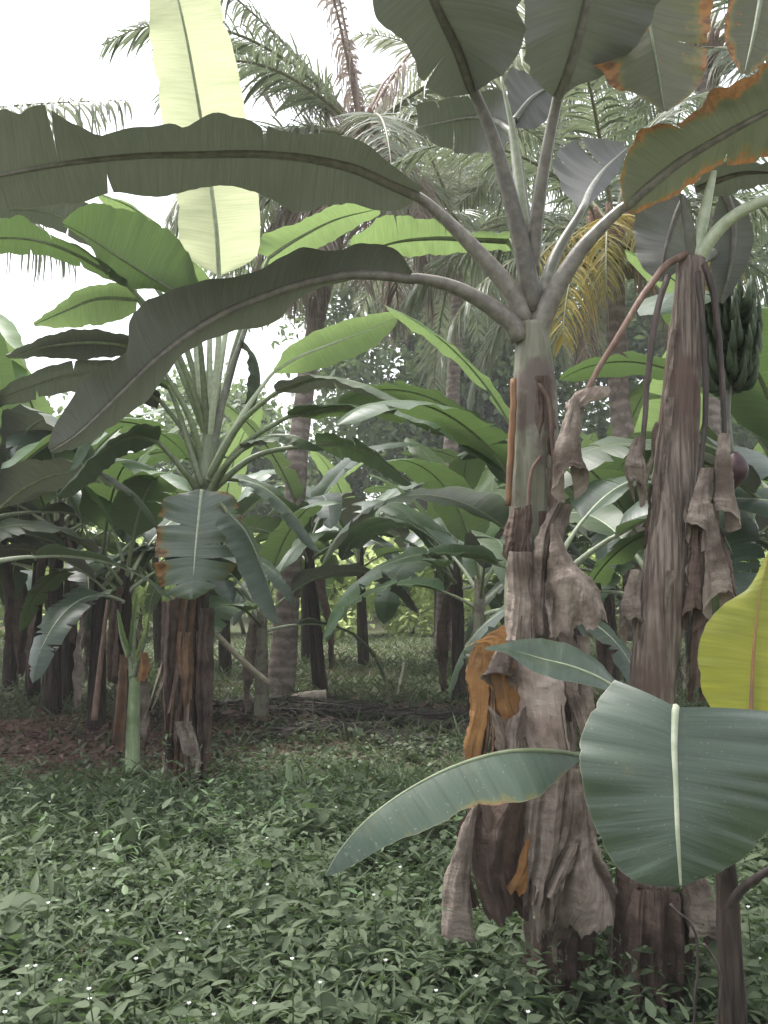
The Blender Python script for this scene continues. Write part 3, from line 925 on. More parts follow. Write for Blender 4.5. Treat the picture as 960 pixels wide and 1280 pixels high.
# ================================================================== RIGHT PLANT with fruit
YR = 3.05
rb = W(815, 1300, YR)
right = thing('banana_plant', 'banana plant on the right with dry fibrous trunk and a hanging fruit bunch', 'banana plant', (rb[0], rb[1], 0))
rp = [(806, 1300), (808, 1150), (808, 1000), (815, 870), (828, 740), (842, 600), (854, 470), (860, 390), (864, 325)]
_, rpath = stem_part(right, rp, YR, (.13, .115, .086, .078, .080, .078, .068, .060, .050), 'stem_dry', 21, nseg=64, nz=130, streak=.09, lump=.08)
strips(right, rpath, (.13, .12, .10, .09, .09, .088, .078, .066), 9, ('dry', 'dry_dark', 'dry'), 9, zr=(.35, .97), ln=(.12, .3), peel=.02, wd=(.010, .022), face=(3.3, 6.1))
drape(right, [(772, 1095), (768, 1180), (776, 1290)], [(862, 1095), (862, 1180), (850, 1290)], YR - .06, 'dry_dark', 3.5, .025, .10, seed=41, rag=0, name='dry_sheath')
drape(right, [(790, 1110), (786, 1180), (790, 1290)], [(826, 1110), (830, 1180), (834, 1290)], YR - .16, 'dry_dark', 2, .02, .03, seed=42, rag=0, name='dry_sheath')
# short cut stalks and arching stalk at the crown
spear(right, [(866, 322), (860, 285), (852, 243)], (3.05, 3.0), (.026, .02, .008), 'rib_grey', name='leaf_stalk')
spear(right, [(868, 322), (880, 270), (892, 214)], (3.05, 3.0), (.028, .022, .012), 'rib_pale', name='leaf_stalk')
mleaf(right, [(965, 248), (1030, 235), (1100, 245), (1180, 280)], (2.9, 2.7), .26, pet=[(870, 325), (900, 285), (930, 262), (965, 248)], Yp=(3.05, 2.9), mat='leaf_dark', rib='rib_pale', r0=.02, rp=.028, seed=45)
tleaf(right, [(855, 248), (845, 270), (835, 300), (828, 330), (826, 352)], [(850, 244), (800, 250), (792, 285), (800, 330), (824, 352)], [(862, 250), (868, 280), (866, 310), (850, 335), (830, 352)],
      (3.2, 3.25), du=(0, .1, 0), dl=(0, .12, 0), mat='leaf_dark', rib='rib_purple', seed=46, ns=34, label='dark rounded leaf hanging left of the crown')
tleaf(right, [(905, 240), (915, 270), (916, 310), (908, 350), (900, 378)], [(900, 240), (892, 270), (888, 310), (890, 350), (896, 378)], [(912, 240), (936, 270), (942, 300), (930, 340), (904, 380)],
      (3.4, 3.45), mat='leaf_dark', rib='rib_purple', seed=47, ns=34, label='dark leaf hanging right of the crown')
tleaf(right, [(868, 235), (895, 225), (930, 215), (980, 215)], [(868, 228), (895, 206), (930, 203), (980, 205)], [(870, 242), (900, 246), (935, 236), (980, 226)],
      (3.3, 3.2), du=-.1, dl=.1, mat='leaf_dark', rib='rib_purple', seed=48, ns=34)
tleaf(right, [(960, -60), (950, 0), (940, 50), (930, 92)], [(930, -60), (912, 0), (906, 50), (925, 92)], [(990, -60), (985, 10), (970, 60), (935, 95)], (3.0, 2.9), mat='leaf_olive', rib='rib', seed=49, ns=34,
      label='brown flecked leaf hanging into the top right corner')
# dead stalks hanging from the crown
stalk(right, [(858, 318), (832, 332), (806, 366), (778, 412), (748, 462), (722, 510), (698, 570)], (3.02, 2.98, 3.0), (.020, .017, .015, .012), 'rib_brown', label='brown dead stalk bent down to the left')
stalk(right, [(835, 345), (822, 385), (812, 450), (806, 520), (803, 575)], 2.97, (.016, .016, .012), 'rib_dark')
stalk(right, [(872, 340), (878, 400), (882, 500), (876, 580), (866, 650)], 2.96, (.014, .014, .010), 'rib_dark')
stalk(right, [(880, 330), (892, 370), (899, 430), (904, 500), (906, 548)], 2.97, (.016, .015, .012), 'rib_dark')
E = lambda *a, **k: drape(right, *a, **k)
Bl = lambda *a, **k: bell(right, *a, **k)
Bl([(719, 500), (711, 550), (716, 626)], (6, 15, 24), 2.94, 'dry', 50, lip=.11, label='withered bell shaped leaf at end of bent stalk')
E([(722, 490), (712, 500), (706, 514)], [(760, 484), (762, 492), (722, 514)], 2.95, 'dry_pale', 1, .008, .02, nu=14, nv=14, seed=51, nslit=0)
E([(716, 500), (704, 530), (698, 570)], [(730, 505), (726, 540), (718, 580)], 3.0, 'dry', 1, .01, .02, nu=14, nv=14, seed=52, nslit=0)
Bl([(800, 545), (794, 575), (800, 634)], (6, 13, 9), 2.95, 'dry', 53, lip=.09)
Bl([(906, 542), (904, 590), (908, 664)], (6, 12, 18), 2.93, 'dry', 55, lip=.07)
Bl([(884, 585), (876, 630), (868, 690)], (7, 13, 17), 2.93, 'dry', 56, lip=.10, yaw=.8)
Bl([(872, 650), (870, 710), (866, 790)], (7, 11, 14), 2.97, 'dry_dark', 57, lip=.08)
Bl([(884, 630), (893, 690), (902, 775)], (7, 12, 20), 2.91, 'dry', 58, lip=.10, label='withered leaf hanging in a bell right of trunk')
Bl([(895, 660), (905, 700), (912, 752)], (6, 9, 9), 3.0, 'dry_dark', 59, lip=.05)
Bl([(878, 720), (878, 800), (874, 880)], (9, 15, 14), 3.02, 'dry_dark', 60, lip=.06)
Bl([(796, 712), (790, 750), (791, 806)], (7, 13, 16), 3.04, 'dry', 61, lip=.09)
Bl([(866, 1095), (877, 1140), (881, 1190)], (13, 20, 17), 2.85, 'dry', 43, lip=.06)
# fruit bunch on a bowed stalk
YB = 3.75
ped = WP([(866, 330), (890, 318), (908, 330), (913, 365), (914, 420), (912, 480), (910, 520), (916, 570)], (3.08, 3.45, 3.7, YB, YB, YB, YB, YB))
mb = MB(); mb.tube(crs(ped, 40), (.03, .028, .022, .016, .012, .010), seg=8)
bunch = link('fruit_bunch', mb.mesh('fruit_bunch', M_['rib_grey'], np.array(right.location)), right)
bunch['label'] = 'bunch of unripe green bananas'
bc = crs(WP([(913, 372), (914, 420), (913, 468)], YB), 6)
rgb = random.Random(77)
for h in range(6):
    mb = MB()
    c = bc[h]
    rr = .062 + .030 * math.sin(math.pi * (h + .8) / 7.5)
    ln = .12 + .05 * math.sin(math.pi * (h + 1) / 8)
    nf = 9
    for row in range(2):
        for f in range(nf):
            a = 6.283 * (f + .5 * row + rgb.uniform(-.25, .25)) / nf + h * 1.3
            d = np.array((math.cos(a), math.sin(a), 0))
            q = np.linspace(0, 1, 9)[:, None]
            l2 = ln * rgb.uniform(.8, 1.15)
            p = c + d * (.015 + (rr + .014 * row + rgb.uniform(-.008, .01)) * np.sin(q * rgb.uniform(1.35, 1.9))) + np.array((0, 0, 1.0)) * (-.045 * row - .05 * np.sin(q * 2.2) + l2 * q ** 2.0 * .85)
            mb.tube(p, (.006, .010, .0165, .0185, .0185, .0175, .014, .008, .004), seg=7)
    link('fruit_hand', mb.mesh('fruit_hand', M_['fruit'], np.array(right.location)), bunch)
mb = MB()
pb = WP([(918, 565), (920, 580), (920, 596), (917, 612)], YB)
mb.tube(crs(pb, 14), (.012, .036, .05, .052, .045, .02, .004), seg=14)
link('flower_bud', mb.mesh('flower_bud', M_['bud'], np.array(right.location)), bunch)

# ================================================================== FOREGROUND SUCKER
sb = np.array((W(915, 1280, 2.6)[0], 2.6, 0))
suck = thing('banana_sucker', 'young banana sucker at the lower right with a broad grey green leaf facing the viewer', 'banana plant', sb)
sp_ = [(925, 1390), (918, 1280), (912, 1180), (908, 1100), (898, 1040), (880, 1000)]
_, spath = stem_part(suck, sp_, (2.6, 2.6, 2.6, 2.6, 2.55, 2.5), (.048, .040, .036, .032, .028, .024), 'stem_dark', 31, nseg=28, nz=60)
stalk(suck, [(908, 1140), (922, 1118), (944, 1098), (980, 1078)], (2.6, 2.5), (.022, .018, .014), 'rib_dark')
tleaf(suck, [(845, 884), (843, 930), (845, 985), (847, 1035), (849, 1075), (851, 1107)],
      [(768, 850), (748, 875), (728, 915), (724, 950), (730, 990), (742, 1030), (757, 1062), (775, 1088), (805, 1105), (849, 1108)],
      [(975, 890), (1000, 915), (1008, 950), (1000, 985), (980, 1015), (958, 1042), (930, 1072), (905, 1088), (880, 1097), (853, 1108)],
      (2.06, 2.0, 1.95, 1.95), du=(.10, .02, .04, 0), dl=(.10, .03, .05, 0), under=False, pet=[(885, 1010), (868, 960), (852, 905), (845, 884)], Yp=(2.5, 2.42, 2.2, 2.06),
      mat='leaf_grey', rib='rib_pale', r0=.0095, rp=.02, taper=.55, ripple=.005, bow=.05, seed=71, ns=90, m=12, wave=4, label='broad leaf hanging with pale midrib towards the viewer')
tleaf(suck, [(727, 944), (690, 938), (632, 939), (570, 956), (510, 986), (460, 1022), (425, 1060), (406, 1092)],
      [(727, 950), (690, 960), (632, 962), (570, 985), (510, 1010), (460, 1040), (428, 1070), (406, 1094)],
      [(725, 950), (705, 968), (680, 990), (650, 1004), (590, 1008), (560, 1026), (510, 1046), (460, 1070), (430, 1088), (408, 1096)],
      (2.25, 2.1, 1.95), du=(.05, .2, .15, .01), dl=(-.02, -.08, -.06, 0), under=False, pet=[(885, 1020), (820, 985), (770, 955), (727, 944)], Yp=(2.5, 2.4, 2.25),
      mat='leaf_brownedge', rib='rib', r0=.008, rp=.018, ripple=.006, seed=72, ns=60, m=8, label='leaf bowed to the left with a browned lower edge')
tleaf(suck, [(774, 862), (745, 845), (712, 832), (680, 824), (650, 815), (630, 810), (606, 810)],
      [(774, 856), (752, 830), (722, 810), (690, 800), (660, 798), (635, 803), (606, 809)],
      [(772, 868), (740, 858), (710, 852), (684, 846), (660, 836), (635, 818), (606, 812)],
      (2.25, 2.25, 2.2), du=(.06, .10, .02), dl=(-.04, -.08, -.02), under=False, pet=[(882, 1010), (850, 930), (805, 880), (774, 862)], Yp=(2.5, 2.4, 2.25),
      mat='leaf_grey', rib='rib', r0=.006, rp=.018, ripple=.004, seed=73, ns=46, m=8, label='narrow grey leaf pointing left above the broad leaf')
tleaf(suck, [(938, 905), (940, 850), (944, 790), (952, 735), (962, 690)],
      [(900, 905), (880, 870), (872, 825), (880, 785), (905, 755), (935, 735), (960, 690)],
      [(975, 905), (1005, 870), (1015, 825), (1010, 785), (1000, 745), (966, 692)],
      (2.5, 2.55), du=.02, dl=.02, under=False, pet=[(898, 1040), (915, 980), (938, 905)], Yp=(2.55, 2.5), mat='leaf_yellow', rib='rib_orange', r0=.008, rp=.018, ripple=.006, seed=74, ns=50, m=8,
      label='yellowing leaf standing at the right edge')
# withered wisps at the sucker's foot
for i, (a, b, c) in enumerate((((838, 1130), (870, 1170), (866, 1290)), ((880, 1180), (900, 1215), (896, 1290)))):
    stalk(suck, [a, b, c], 2.55, (.006, .005), 'rib_dark', name='dead_stalk')

# ================================================================== LEFT CLUMP
YC = 6.5
cb = W(232, 985, YC)
left = thing('banana_plant', 'tall banana plant left of centre with fan of pale stalks and a glowing upright leaf', 'banana plant', (cb[0], cb[1], 0))
cp = [(230, 995), (232, 900), (235, 800), (242, 720), (247, 670)]
_, cpath = stem_part(left, cp, YC, (.175, .155, .14, .125, .108), 'stem_brown', 51, nseg=44, nz=80)
stem_part(left, [(246, 690), (250, 640), (256, 590), (262, 535)], YC, (.112, .10, .085, .05), 'stem_pale', 52, nseg=36, nz=50)
strips(left, cpath, (.175, .155, .14, .125, .108), 24, ('dry_dark', 'dry', 'dry_dark', 'dry_redbrown'), 53, zr=(.45, .85), ln=(.5, 1.2), peel=.16, wd=(.012, .04), face=(3.3, 6.1))
drape(left, [(250, 760), (243, 850), (246, 960), (240, 1000)], [(268, 760), (266, 850), (262, 940), (258, 990)], YC - .12, 'dry_dark', 2, .03, .07, seed=55, name='dry_sheath')
drape(left, [(204, 752), (200, 850), (205, 950)], [(224, 748), (226, 850), (226, 955)], YC - .12, 'dry_dark', 1.6, .04, .06, seed=56, rag=.15, name='dead_leaf')
drape(left, [(222, 790), (224, 850), (226, 905)], [(240, 790), (243, 850), (241, 915)], YC - .2, 'dry_redbrown', 1.2, .03, .05, seed=54, rag=.1, name='dead_leaf')
drape(left, [(216, 900), (228, 940), (232, 985)], [(240, 900), (252, 945), (246, 990)], YC - .22, 'dry', 1.4, .04, .05, seed=561, rag=.12, name='dead_leaf')
CL = lambda *a, **k: mleaf(left, *a, **k)
st = (261, 552)
CL([(274, 345), (270, 280), (258, 190), (245, 110), (228, 20), (205, -70), (180, -160)], (6.1, 5.6, 5.0, 4.6), .33, pet=[st, (267, 500), (273, 430), (274, 345)], Yp=(6.5, 6.1), mat='leaf_glow', rib='rib_pale', f0=.5, f1=.15, r0=.018, rp=.03, seed=80, ns=60, m=8, base=.05,
   label='upright young leaf glowing pale yellow green against the sky')
tleaf(left, [(240, 376), (195, 350), (150, 322), (110, 296), (78, 278)], [(250, 356), (231, 308), (200, 280), (160, 262), (112, 254), (80, 274)], [(238, 388), (200, 363), (165, 361), (135, 346), (108, 302), (80, 283)],
      (6.1, 5.8, 5.6), du=-.16, dl=.10, pet=[st, (256, 500), (250, 430), (240, 376)], Yp=(6.5, 6.1), mat='leaf_mid', rib='rib', seed=81, ns=60, m=8, tearsR=(.6,), label='broad olive leaf with a dark folded lower half')
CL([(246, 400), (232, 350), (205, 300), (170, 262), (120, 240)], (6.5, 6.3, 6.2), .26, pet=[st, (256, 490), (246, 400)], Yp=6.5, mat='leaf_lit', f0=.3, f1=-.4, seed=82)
tleaf(left, [(158, 354), (100, 320), (50, 301), (0, 297), (-60, 305)], [(160, 348), (105, 309), (58, 290), (25, 270), (0, 276), (-60, 300)], [(155, 358), (130, 347), (90, 331), (50, 319), (0, 318), (-60, 310)],
      (6.0, 5.6, 5.4), du=-.16, dl=.14, pet=[st, (238, 480), (205, 410), (158, 354)], Yp=(6.5, 6.0), mat='leaf_mid', rib='rib', seed=83, ns=50, m=7, tearsL=(.45,), tearsR=(.3, .6))
tleaf(left, [(165, 322), (105, 284), (50, 264), (0, 262)], [(165, 304), (115, 256), (60, 246), (0, 252)], [(160, 330), (100, 303), (60, 284), (0, 274)],
      (6.5, 6.2), du=-.12, dl=.12, pet=[st, (246, 480), (215, 390), (165, 322)], Yp=(6.5, 6.5), mat='leaf_dark', rib='rib', seed=831, ns=40, tearsR=(.5,))
tleaf(left, [(172, 374), (122, 373), (82, 388), (42, 405)], [(172, 362), (146, 353), (100, 361), (74, 380), (42, 403)], [(170, 392), (140, 403), (102, 409), (70, 410), (43, 407)],
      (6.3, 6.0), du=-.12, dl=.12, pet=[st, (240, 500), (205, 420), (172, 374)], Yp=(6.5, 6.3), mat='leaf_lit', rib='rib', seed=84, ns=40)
tleaf(left, [(190, 440), (150, 430), (100, 428), (50, 434), (8, 446)], [(190, 430), (150, 417), (100, 411), (52, 422), (8, 443)], [(186, 450), (150, 446), (100, 450), (58, 447), (10, 449)],
      (6.2, 5.8), du=-.14, dl=.12, pet=[(256, 590), (236, 520), (190, 440)], Yp=(6.5, 6.2), mat='leaf_dark', rib='rib', seed=85, ns=40)
tleaf(left, [(200, 500), (150, 470), (90, 468), (30, 486), (-20, 505)], [(200, 488), (150, 452), (92, 450), (30, 470), (-20, 500)], [(196, 512), (150, 494), (95, 490), (32, 500), (-20, 510)],
      (6.4, 6.1), du=-.14, dl=.14, pet=[(254, 610), (236, 550), (200, 500)], Yp=(6.5, 6.4), mat='leaf_dark', rib='rib', seed=851, ns=40, tearsL=(.5,), tearsR=(.4, .7))
CL([(212, 485), (180, 470), (150, 490), (110, 535), (85, 590)], (6.4, 6.2), .26, pet=[(252, 608), (240, 570), (225, 520), (212, 485)], Yp=(6.4, 6.4), mat='leaf_mid', f0=.2, f1=-.6, seed=86)
CL([(198, 552), (165, 545), (125, 565), (70, 620)], (6.2, 5.9), .24, pet=[(250, 620), (235, 595), (198, 552)], Yp=(6.4, 6.2), mat='leaf_grey', f0=.1, f1=-.5, roll=-.3, seed=87)
tleaf(left, [(342, 464), (372, 446), (410, 431), (455, 414), (497, 396)], [(344, 460), (356, 438), (388, 417), (440, 398), (496, 388)], [(344, 467), (380, 466), (430, 451), (470, 432), (497, 403)],
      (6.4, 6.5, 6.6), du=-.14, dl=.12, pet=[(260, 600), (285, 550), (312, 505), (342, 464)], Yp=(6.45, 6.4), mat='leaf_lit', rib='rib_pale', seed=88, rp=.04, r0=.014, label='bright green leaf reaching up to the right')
CL([(300, 430), (318, 445), (325, 480), (315, 520)], (6.6, 6.6), .24, pet=[st, (280, 500), (300, 430)], Yp=6.6, mat='leaf_dark', f0=.1, f1=-.5, seed=89)
CL([(305, 560), (335, 545), (370, 545), (405, 562)], (6.2, 6.0), .20, pet=[(258, 625), (275, 590), (305, 560)], Yp=(6.4, 6.2), mat='leaf_dark', f0=.1, f1=-.5, roll=-.2, seed=90)
CL([(345, 490), (400, 472), (455, 480), (510, 505)], (6.0, 5.7), .20, pet=[(260, 600), (300, 530), (345, 490)], Yp=(6.45, 6.0), mat='leaf_dark', f0=.1, f1=-.5, tearsL=(.4, .6, .8), seed=91)
CL([(360, 520), (430, 508), (500, 512), (565, 535), (640, 590)], (6.0, 5.7, 5.5), .22, pet=[(262, 615), (300, 560), (360, 520)], Yp=(6.45, 6.0), mat='leaf_mid', f0=.1, f1=-.6, tearsL=(.3, .5, .62, .75, .9), tearsR=(.5, .7), seed=92,
   label='long torn leaf stretching right behind the main stem')
CL([(395, 555), (430, 555), (470, 570), (515, 605)], (6.6, 6.4), .20, pet=[(262, 615), (320, 570), (395, 555)], Yp=(6.5, 6.6), mat='leaf_grey', f0=.1, f1=-.4, roll=.4, tearsR=(.4, .6), seed=93)
tleaf(left, [(252, 612), (248, 650), (244, 690), (241, 730), (240, 748)], [(246, 612), (205, 625), (196, 660), (192, 700), (204, 740), (238, 750)], [(258, 612), (292, 620), (304, 660), (300, 700), (268, 735), (242, 750)],
      (6.15, 6.05), du=.05, dl=.05, under=False, mat='leaf_tipbrown', rib='rib_pale', r0=.014, seed=94, tearsL=(.35, .6, .8), tearsR=(.3, .5, .62, .8), ns=50, m=7, ripple=.02, gap=.015,
      label='torn leaf hanging down the front of the stem with orange brown tip')
CL([(285, 640), (308, 665), (330, 715), (350, 780)], (6.1, 5.9), .20, pet=[(258, 630), (270, 625), (285, 640)], Yp=(6.3, 6.1), mat='leaf_grey', f0=-.2, f1=-.8, seed=95, tearsL=(.5, .7))
CL([(300, 600), (330, 610), (365, 640), (400, 690)], (6.7, 6.6), .2, pet=[(258, 620), (275, 600), (300, 600)], Yp=(6.5, 6.7), mat='leaf_grey', f0=0, f1=-.6, tearsL=(.3, .5, .7), tearsR=(.4, .6), seed=96)
tleaf(left, [(335, 322), (372, 298), (420, 274), (474, 260)], [(322, 318), (328, 294), (370, 279), (420, 256), (472, 250)], [(326, 333), (362, 326), (410, 305), (445, 284), (476, 268)],
      (6.8, 7.0), du=-.18, dl=.15, pet=[(262, 590), (292, 440), (335, 322)], Yp=(6.55, 6.8), mat='leaf_lit', seed=97, label='light green leaf under the long dark one')
for i, q in enumerate((((260, 560), (252, 500), (243, 420)), ((264, 560), (284, 480), (312, 395)), ((262, 560), (262, 490), (262, 400)), ((263, 560), (272, 480), (286, 390)))):
    spear(left, list(q), (6.5, 6.4 + .06 * i), (.035, .028, .018), ('rib_pale', 'rib_grey', 'rib_pale', 'rib_pale')[i], name='leaf_stalk')

# green sucker in front of the clump
yb = W(165, 962, 6.75)
young = thing('banana_sucker', 'slim pale green banana sucker with orange dead leaf beside the left clump', 'banana plant', (yb[0], yb[1], 0))
stem_part(young, [(166, 965), (166, 910), (168, 860), (166, 830)], 6.75, (.06, .05, .045, .035), 'stem_young', 57, nseg=24, nz=30)
mleaf(young, [(160, 820), (152, 795), (147, 762)], 6.7, .05, pet=[(166, 845), (160, 820)], Yp=6.72, mat='leaf_lit', seed=101, f0=.6, f1=.3)
mleaf(young, [(172, 825), (182, 795), (186, 765)], 6.7, .05, pet=[(167, 845), (172, 825)], Yp=6.72, mat='leaf_lit', seed=102, f0=.6, f1=.3)
mleaf(young, [(166, 815), (168, 780), (172, 740)], 6.75, .05, pet=[(166, 840), (166, 815)], Yp=6.75, mat='leaf_mid', seed=103, f0=.6, f1=.3)
drape(young, [(150, 818), (146, 860), (140, 930)], [(160, 820), (158, 870), (156, 938)], 6.7, 'dry_redbrown', 1.2, .03, .03, nu=18, nv=10, seed=58, label='orange withered leaf')
drape(young, [(172, 815), (174, 835), (170, 850)], [(184, 815), (186, 835), (180, 850)], 6.7, 'dry_orange', 1, .02, .03, nu=12, nv=8, seed=59)

# ================================================================== GENERIC BANANA PLANTS
SPEC = [  # e0, L, w, pet, droop, mat, seed, tears, side, roll
    (78, 1.9, .27, .50, 60, 'leaf_lit', 201, 1, .1, .1), (70, 2.0, .28, .50, 95, 'leaf_mid', 202, 2, -.2, -.2), (62, 2.1, .30, .5, 110, 'leaf_mid', 203, 4, .2, .15),
    (55, 2.1, .29, .5, 120, 'leaf_grey', 204, 5, -.3, -.15), (48, 2.0, .28, .5, 125, 'leaf_dark', 205, 3, .2, .3), (40, 2.0, .28, .5, 120, 'leaf_grey', 206, 6, -.1, -.35),
    (30, 1.9, .27, .45, 115, 'leaf_mid', 207, 6, .3, .2), (15, 1.8, .26, .45, 105, 'leaf_grey', 208, 7, -.2, 0), (66, 1.8, .25, .5, 80, 'leaf_mid', 209, 0, 0, .3), (50, 1.7, .24, .5, 90, 'leaf_dark', 210, 2, .2, -.3)]
for (e, L, w, p, d, m, sd, tr, si, ro) in SPEC:
    LEAF_PROTO.append(leaf_proto(R_(e), L, w, p, R_(d), m, 'rib' if m != 'leaf_grey' else 'rib_pale', sd, side=si, tears=tr, roll=ro, f0=.45, f1=-.35))
GSTEM = []
for i, m in enumerate(('stem_dark', 'stem_brown', 'stem_main', 'stem_dark')):
    ln = (rnd.uniform(-.1, .1), rnd.uniform(-.1, .1))
    GSTEM.append(stem_mesh(np.array([(0, 0, -.05), (ln[0] * .4, ln[1] * .4, 1.0), (ln[0], ln[1], 2.0)]), (.105, .092, .082, .07, .05), m, (0, 0, 0), 60 + i, nseg=24, nz=34))
# withered hanging leaves shared by the generic plants (origin at the hanging point)
GDEAD = []
zero = bpy.data.objects.new('zero', None)
for i, m in enumerate(('dry_dark', 'dry', 'dry_dark')):
    rg = random.Random(300 + i)
    nu, nv = 20, 12
    u = np.linspace(0, 1, nu)[:, None]; v = np.linspace(-1, 1, nv)[None]
    wv = .13 * np.sin(np.pi * (.12 + .8 * u)) ** .8
    X = .05 + .10 * np.sin(u * 2.2) + .03 * np.cos(v * 5 + u * 4 + i)
    Yv = v * wv * (1 - .25 * np.sin(v * 4 + u * 3) ** 2)
    Z = -1.15 * u - .06 * np.abs(v) * u + 0 * v
    V = np.stack(np.broadcast_arrays(X + 0 * v, Yv + 0 * u, Z), -1).copy()
    for a in range(nu):
        for b in range(nv):
            V[a, b] += np.array(mn.noise_vector(Vector(V[a, b] * 9 + i * 5))) * .03
    k = MB(); k.grid(V, np.stack(np.broadcast_arrays(u * 1.15, v * .4 + 0 * u), -1))
    GDEAD.append(k.mesh('dead_leaf', M_[m], (0, 0, 0)))
bpy.data.objects.remove(zero)


def generic(loc, label, h=1.0, scl=1.0, nl=9, seed=0, lean=(0, 0), group=None, stem=None, dead=1, azs=None, cat='banana plant', smin=0, young=False):
    rg = random.Random(seed)
    t = thing('banana_plant', label, cat, loc, group)
    t.rotation_euler = (lean[0], lean[1], rg.uniform(0, 6.283) if azs is None else 0)
    t.scale = (scl, scl, scl)
    si = stem if stem is not None else rg.randrange(4)
    link('pseudostem', GSTEM[si], t, None, None, (1, 1, h))
    top = 1.9 * h
    for i in range(nl):
        k = i if i < len(LEAF_PROTO) else rg.randrange(len(LEAF_PROTO))
        k = min(len(LEAF_PROTO) - 1, max(smin, k))
        az = i * 2.4 + rg.uniform(-.4, .4) if azs is None else azs[i % len(azs)] + rg.uniform(-.25, .25)
        put_leaf(t, LEAF_PROTO[k], top - .05 * i, az, rg.uniform(.85, 1.1))
    for i in range(dead):
        az = rg.uniform(0, 6.283)
        link('dead_leaf', GDEAD[rg.randrange(3)], t, (.06 * math.cos(az), .06 * math.sin(az), top - .15 - rg.uniform(0, .5)), (0, 0, az), rg.uniform(.8, 1.2))
    return t


def gpos(px, Y):
    return ((px - 480) / F * (Y / cP), Y, 0)


pi = math.pi
GROWS = 'banana plants in the rows behind'
# nearer neighbours
generic(gpos(690, 5.6), 'banana plant hidden behind the middle stem with leaves spreading left', 1.0, .92, 7, 401, stem=2, azs=(pi, pi * .8, pi * 1.15, .3, 2.4, -.4, pi * .95, pi * 1.3, 1.2, 0), smin=0)
generic(gpos(815, 6.6), 'banana plant behind the right trunk with bright green ragged leaves', .95, .95, 9, 402, stem=1)
generic(gpos(1010, 5.0), 'banana plant past the right edge with light green leaves reaching in', 1.0, 1.0, 8, 403, azs=(pi, pi * .85, pi * 1.2, 2.2, pi * 1.05, 1.0, pi * .7, 0))
generic(gpos(160, 8.4), 'dark banana plant behind the left sucker with drooping grey leaves', .95, .92, 10, 404, stem=0, dead=2)
generic(gpos(128, 9.2), 'blackish banana stem standing left of the green sucker', .9, 1.0, 7, 405, stem=0, dead=1)
generic(gpos(-40, 6.8), 'banana plant past the left edge with leaves hanging in', 1.05, 1.0, 9, 406)
generic(gpos(402, 12.2), 'leaning dark banana plant right of the ringed palm trunk', 1.1, 1.05, 9, 407, lean=(0, R_(9)), stem=0)
generic(gpos(20, 12.5), 'banana plant with dark stem near the left edge beside a brown dead leaf', 1.05, 1.1, 9, 408, stem=0)
generic(gpos(48, 11.6), 'slightly leaning dark banana stem second from the left edge', 1.1, 1.0, 8, 409, lean=(0, R_(5)), stem=0)
generic(gpos(92, 11.2), 'thick dark banana stem between the leaning stem and the left clump', 1.05, 1.1, 9, 410, stem=0)
generic(gpos(600, 9.0), 'low banana plant with grey drooping leaves left of the middle stem', .85, .95, 9, 411)
generic(gpos(905, 9.5), 'banana plant with pale leaves behind the fruit bunch', 1.0, 1.0, 9, 412)
generic(gpos(760, 10.5), 'banana plant half hidden between the two nearest trunks', 1.0, 1.05, 9, 413)
generic(gpos(330, 9.6), 'short banana plant right of the left clump with an orange dead leaf', .8, .85, 8, 414)
generic(gpos(72, 10.2), 'tall banana plant at far left with leaves arching up to the pale sky', 1.15, 1.1, 10, 421, stem=0, dead=2)
generic(gpos(-10, 9.0), 'banana plant leaning out at the left edge behind the drooping leaf', 1.2, 1.15, 10, 422, stem=0, dead=2)
generic(gpos(572, 11.5), 'banana plant with grey torn leaves just left of the middle plant, farther back', .95, 1.0, 9, 423, stem=0, dead=1)
far = [(285, 14.5, 1.1), (455, 16.5, 1.15), (575, 14, 1.0), (640, 15, 1.1), (205, 16, 1.1), (-20, 16, 1.2), (720, 16, 1.1), (810, 14, 1.1), (860, 17, 1.1), (940, 15, 1.1), (1020, 12, 1.1), (-90, 11, 1.1), (385, 17.5, 1.15), (548, 18, 1.15), (1080, 18, 1.2), (-130, 16, 1.2)]
for i, (px, Y, s) in enumerate(far):
    generic(gpos(px, Y), 'banana plant with grey green leaves among the far rows of the grove', rnd.uniform(.95, 1.2), s, 8, 500 + i, group=GROWS, lean=(R_(rnd.uniform(-3, 3)), R_(rnd.uniform(-6, 6))), stem=rnd.choice((0, 0, 3)), dead=0)

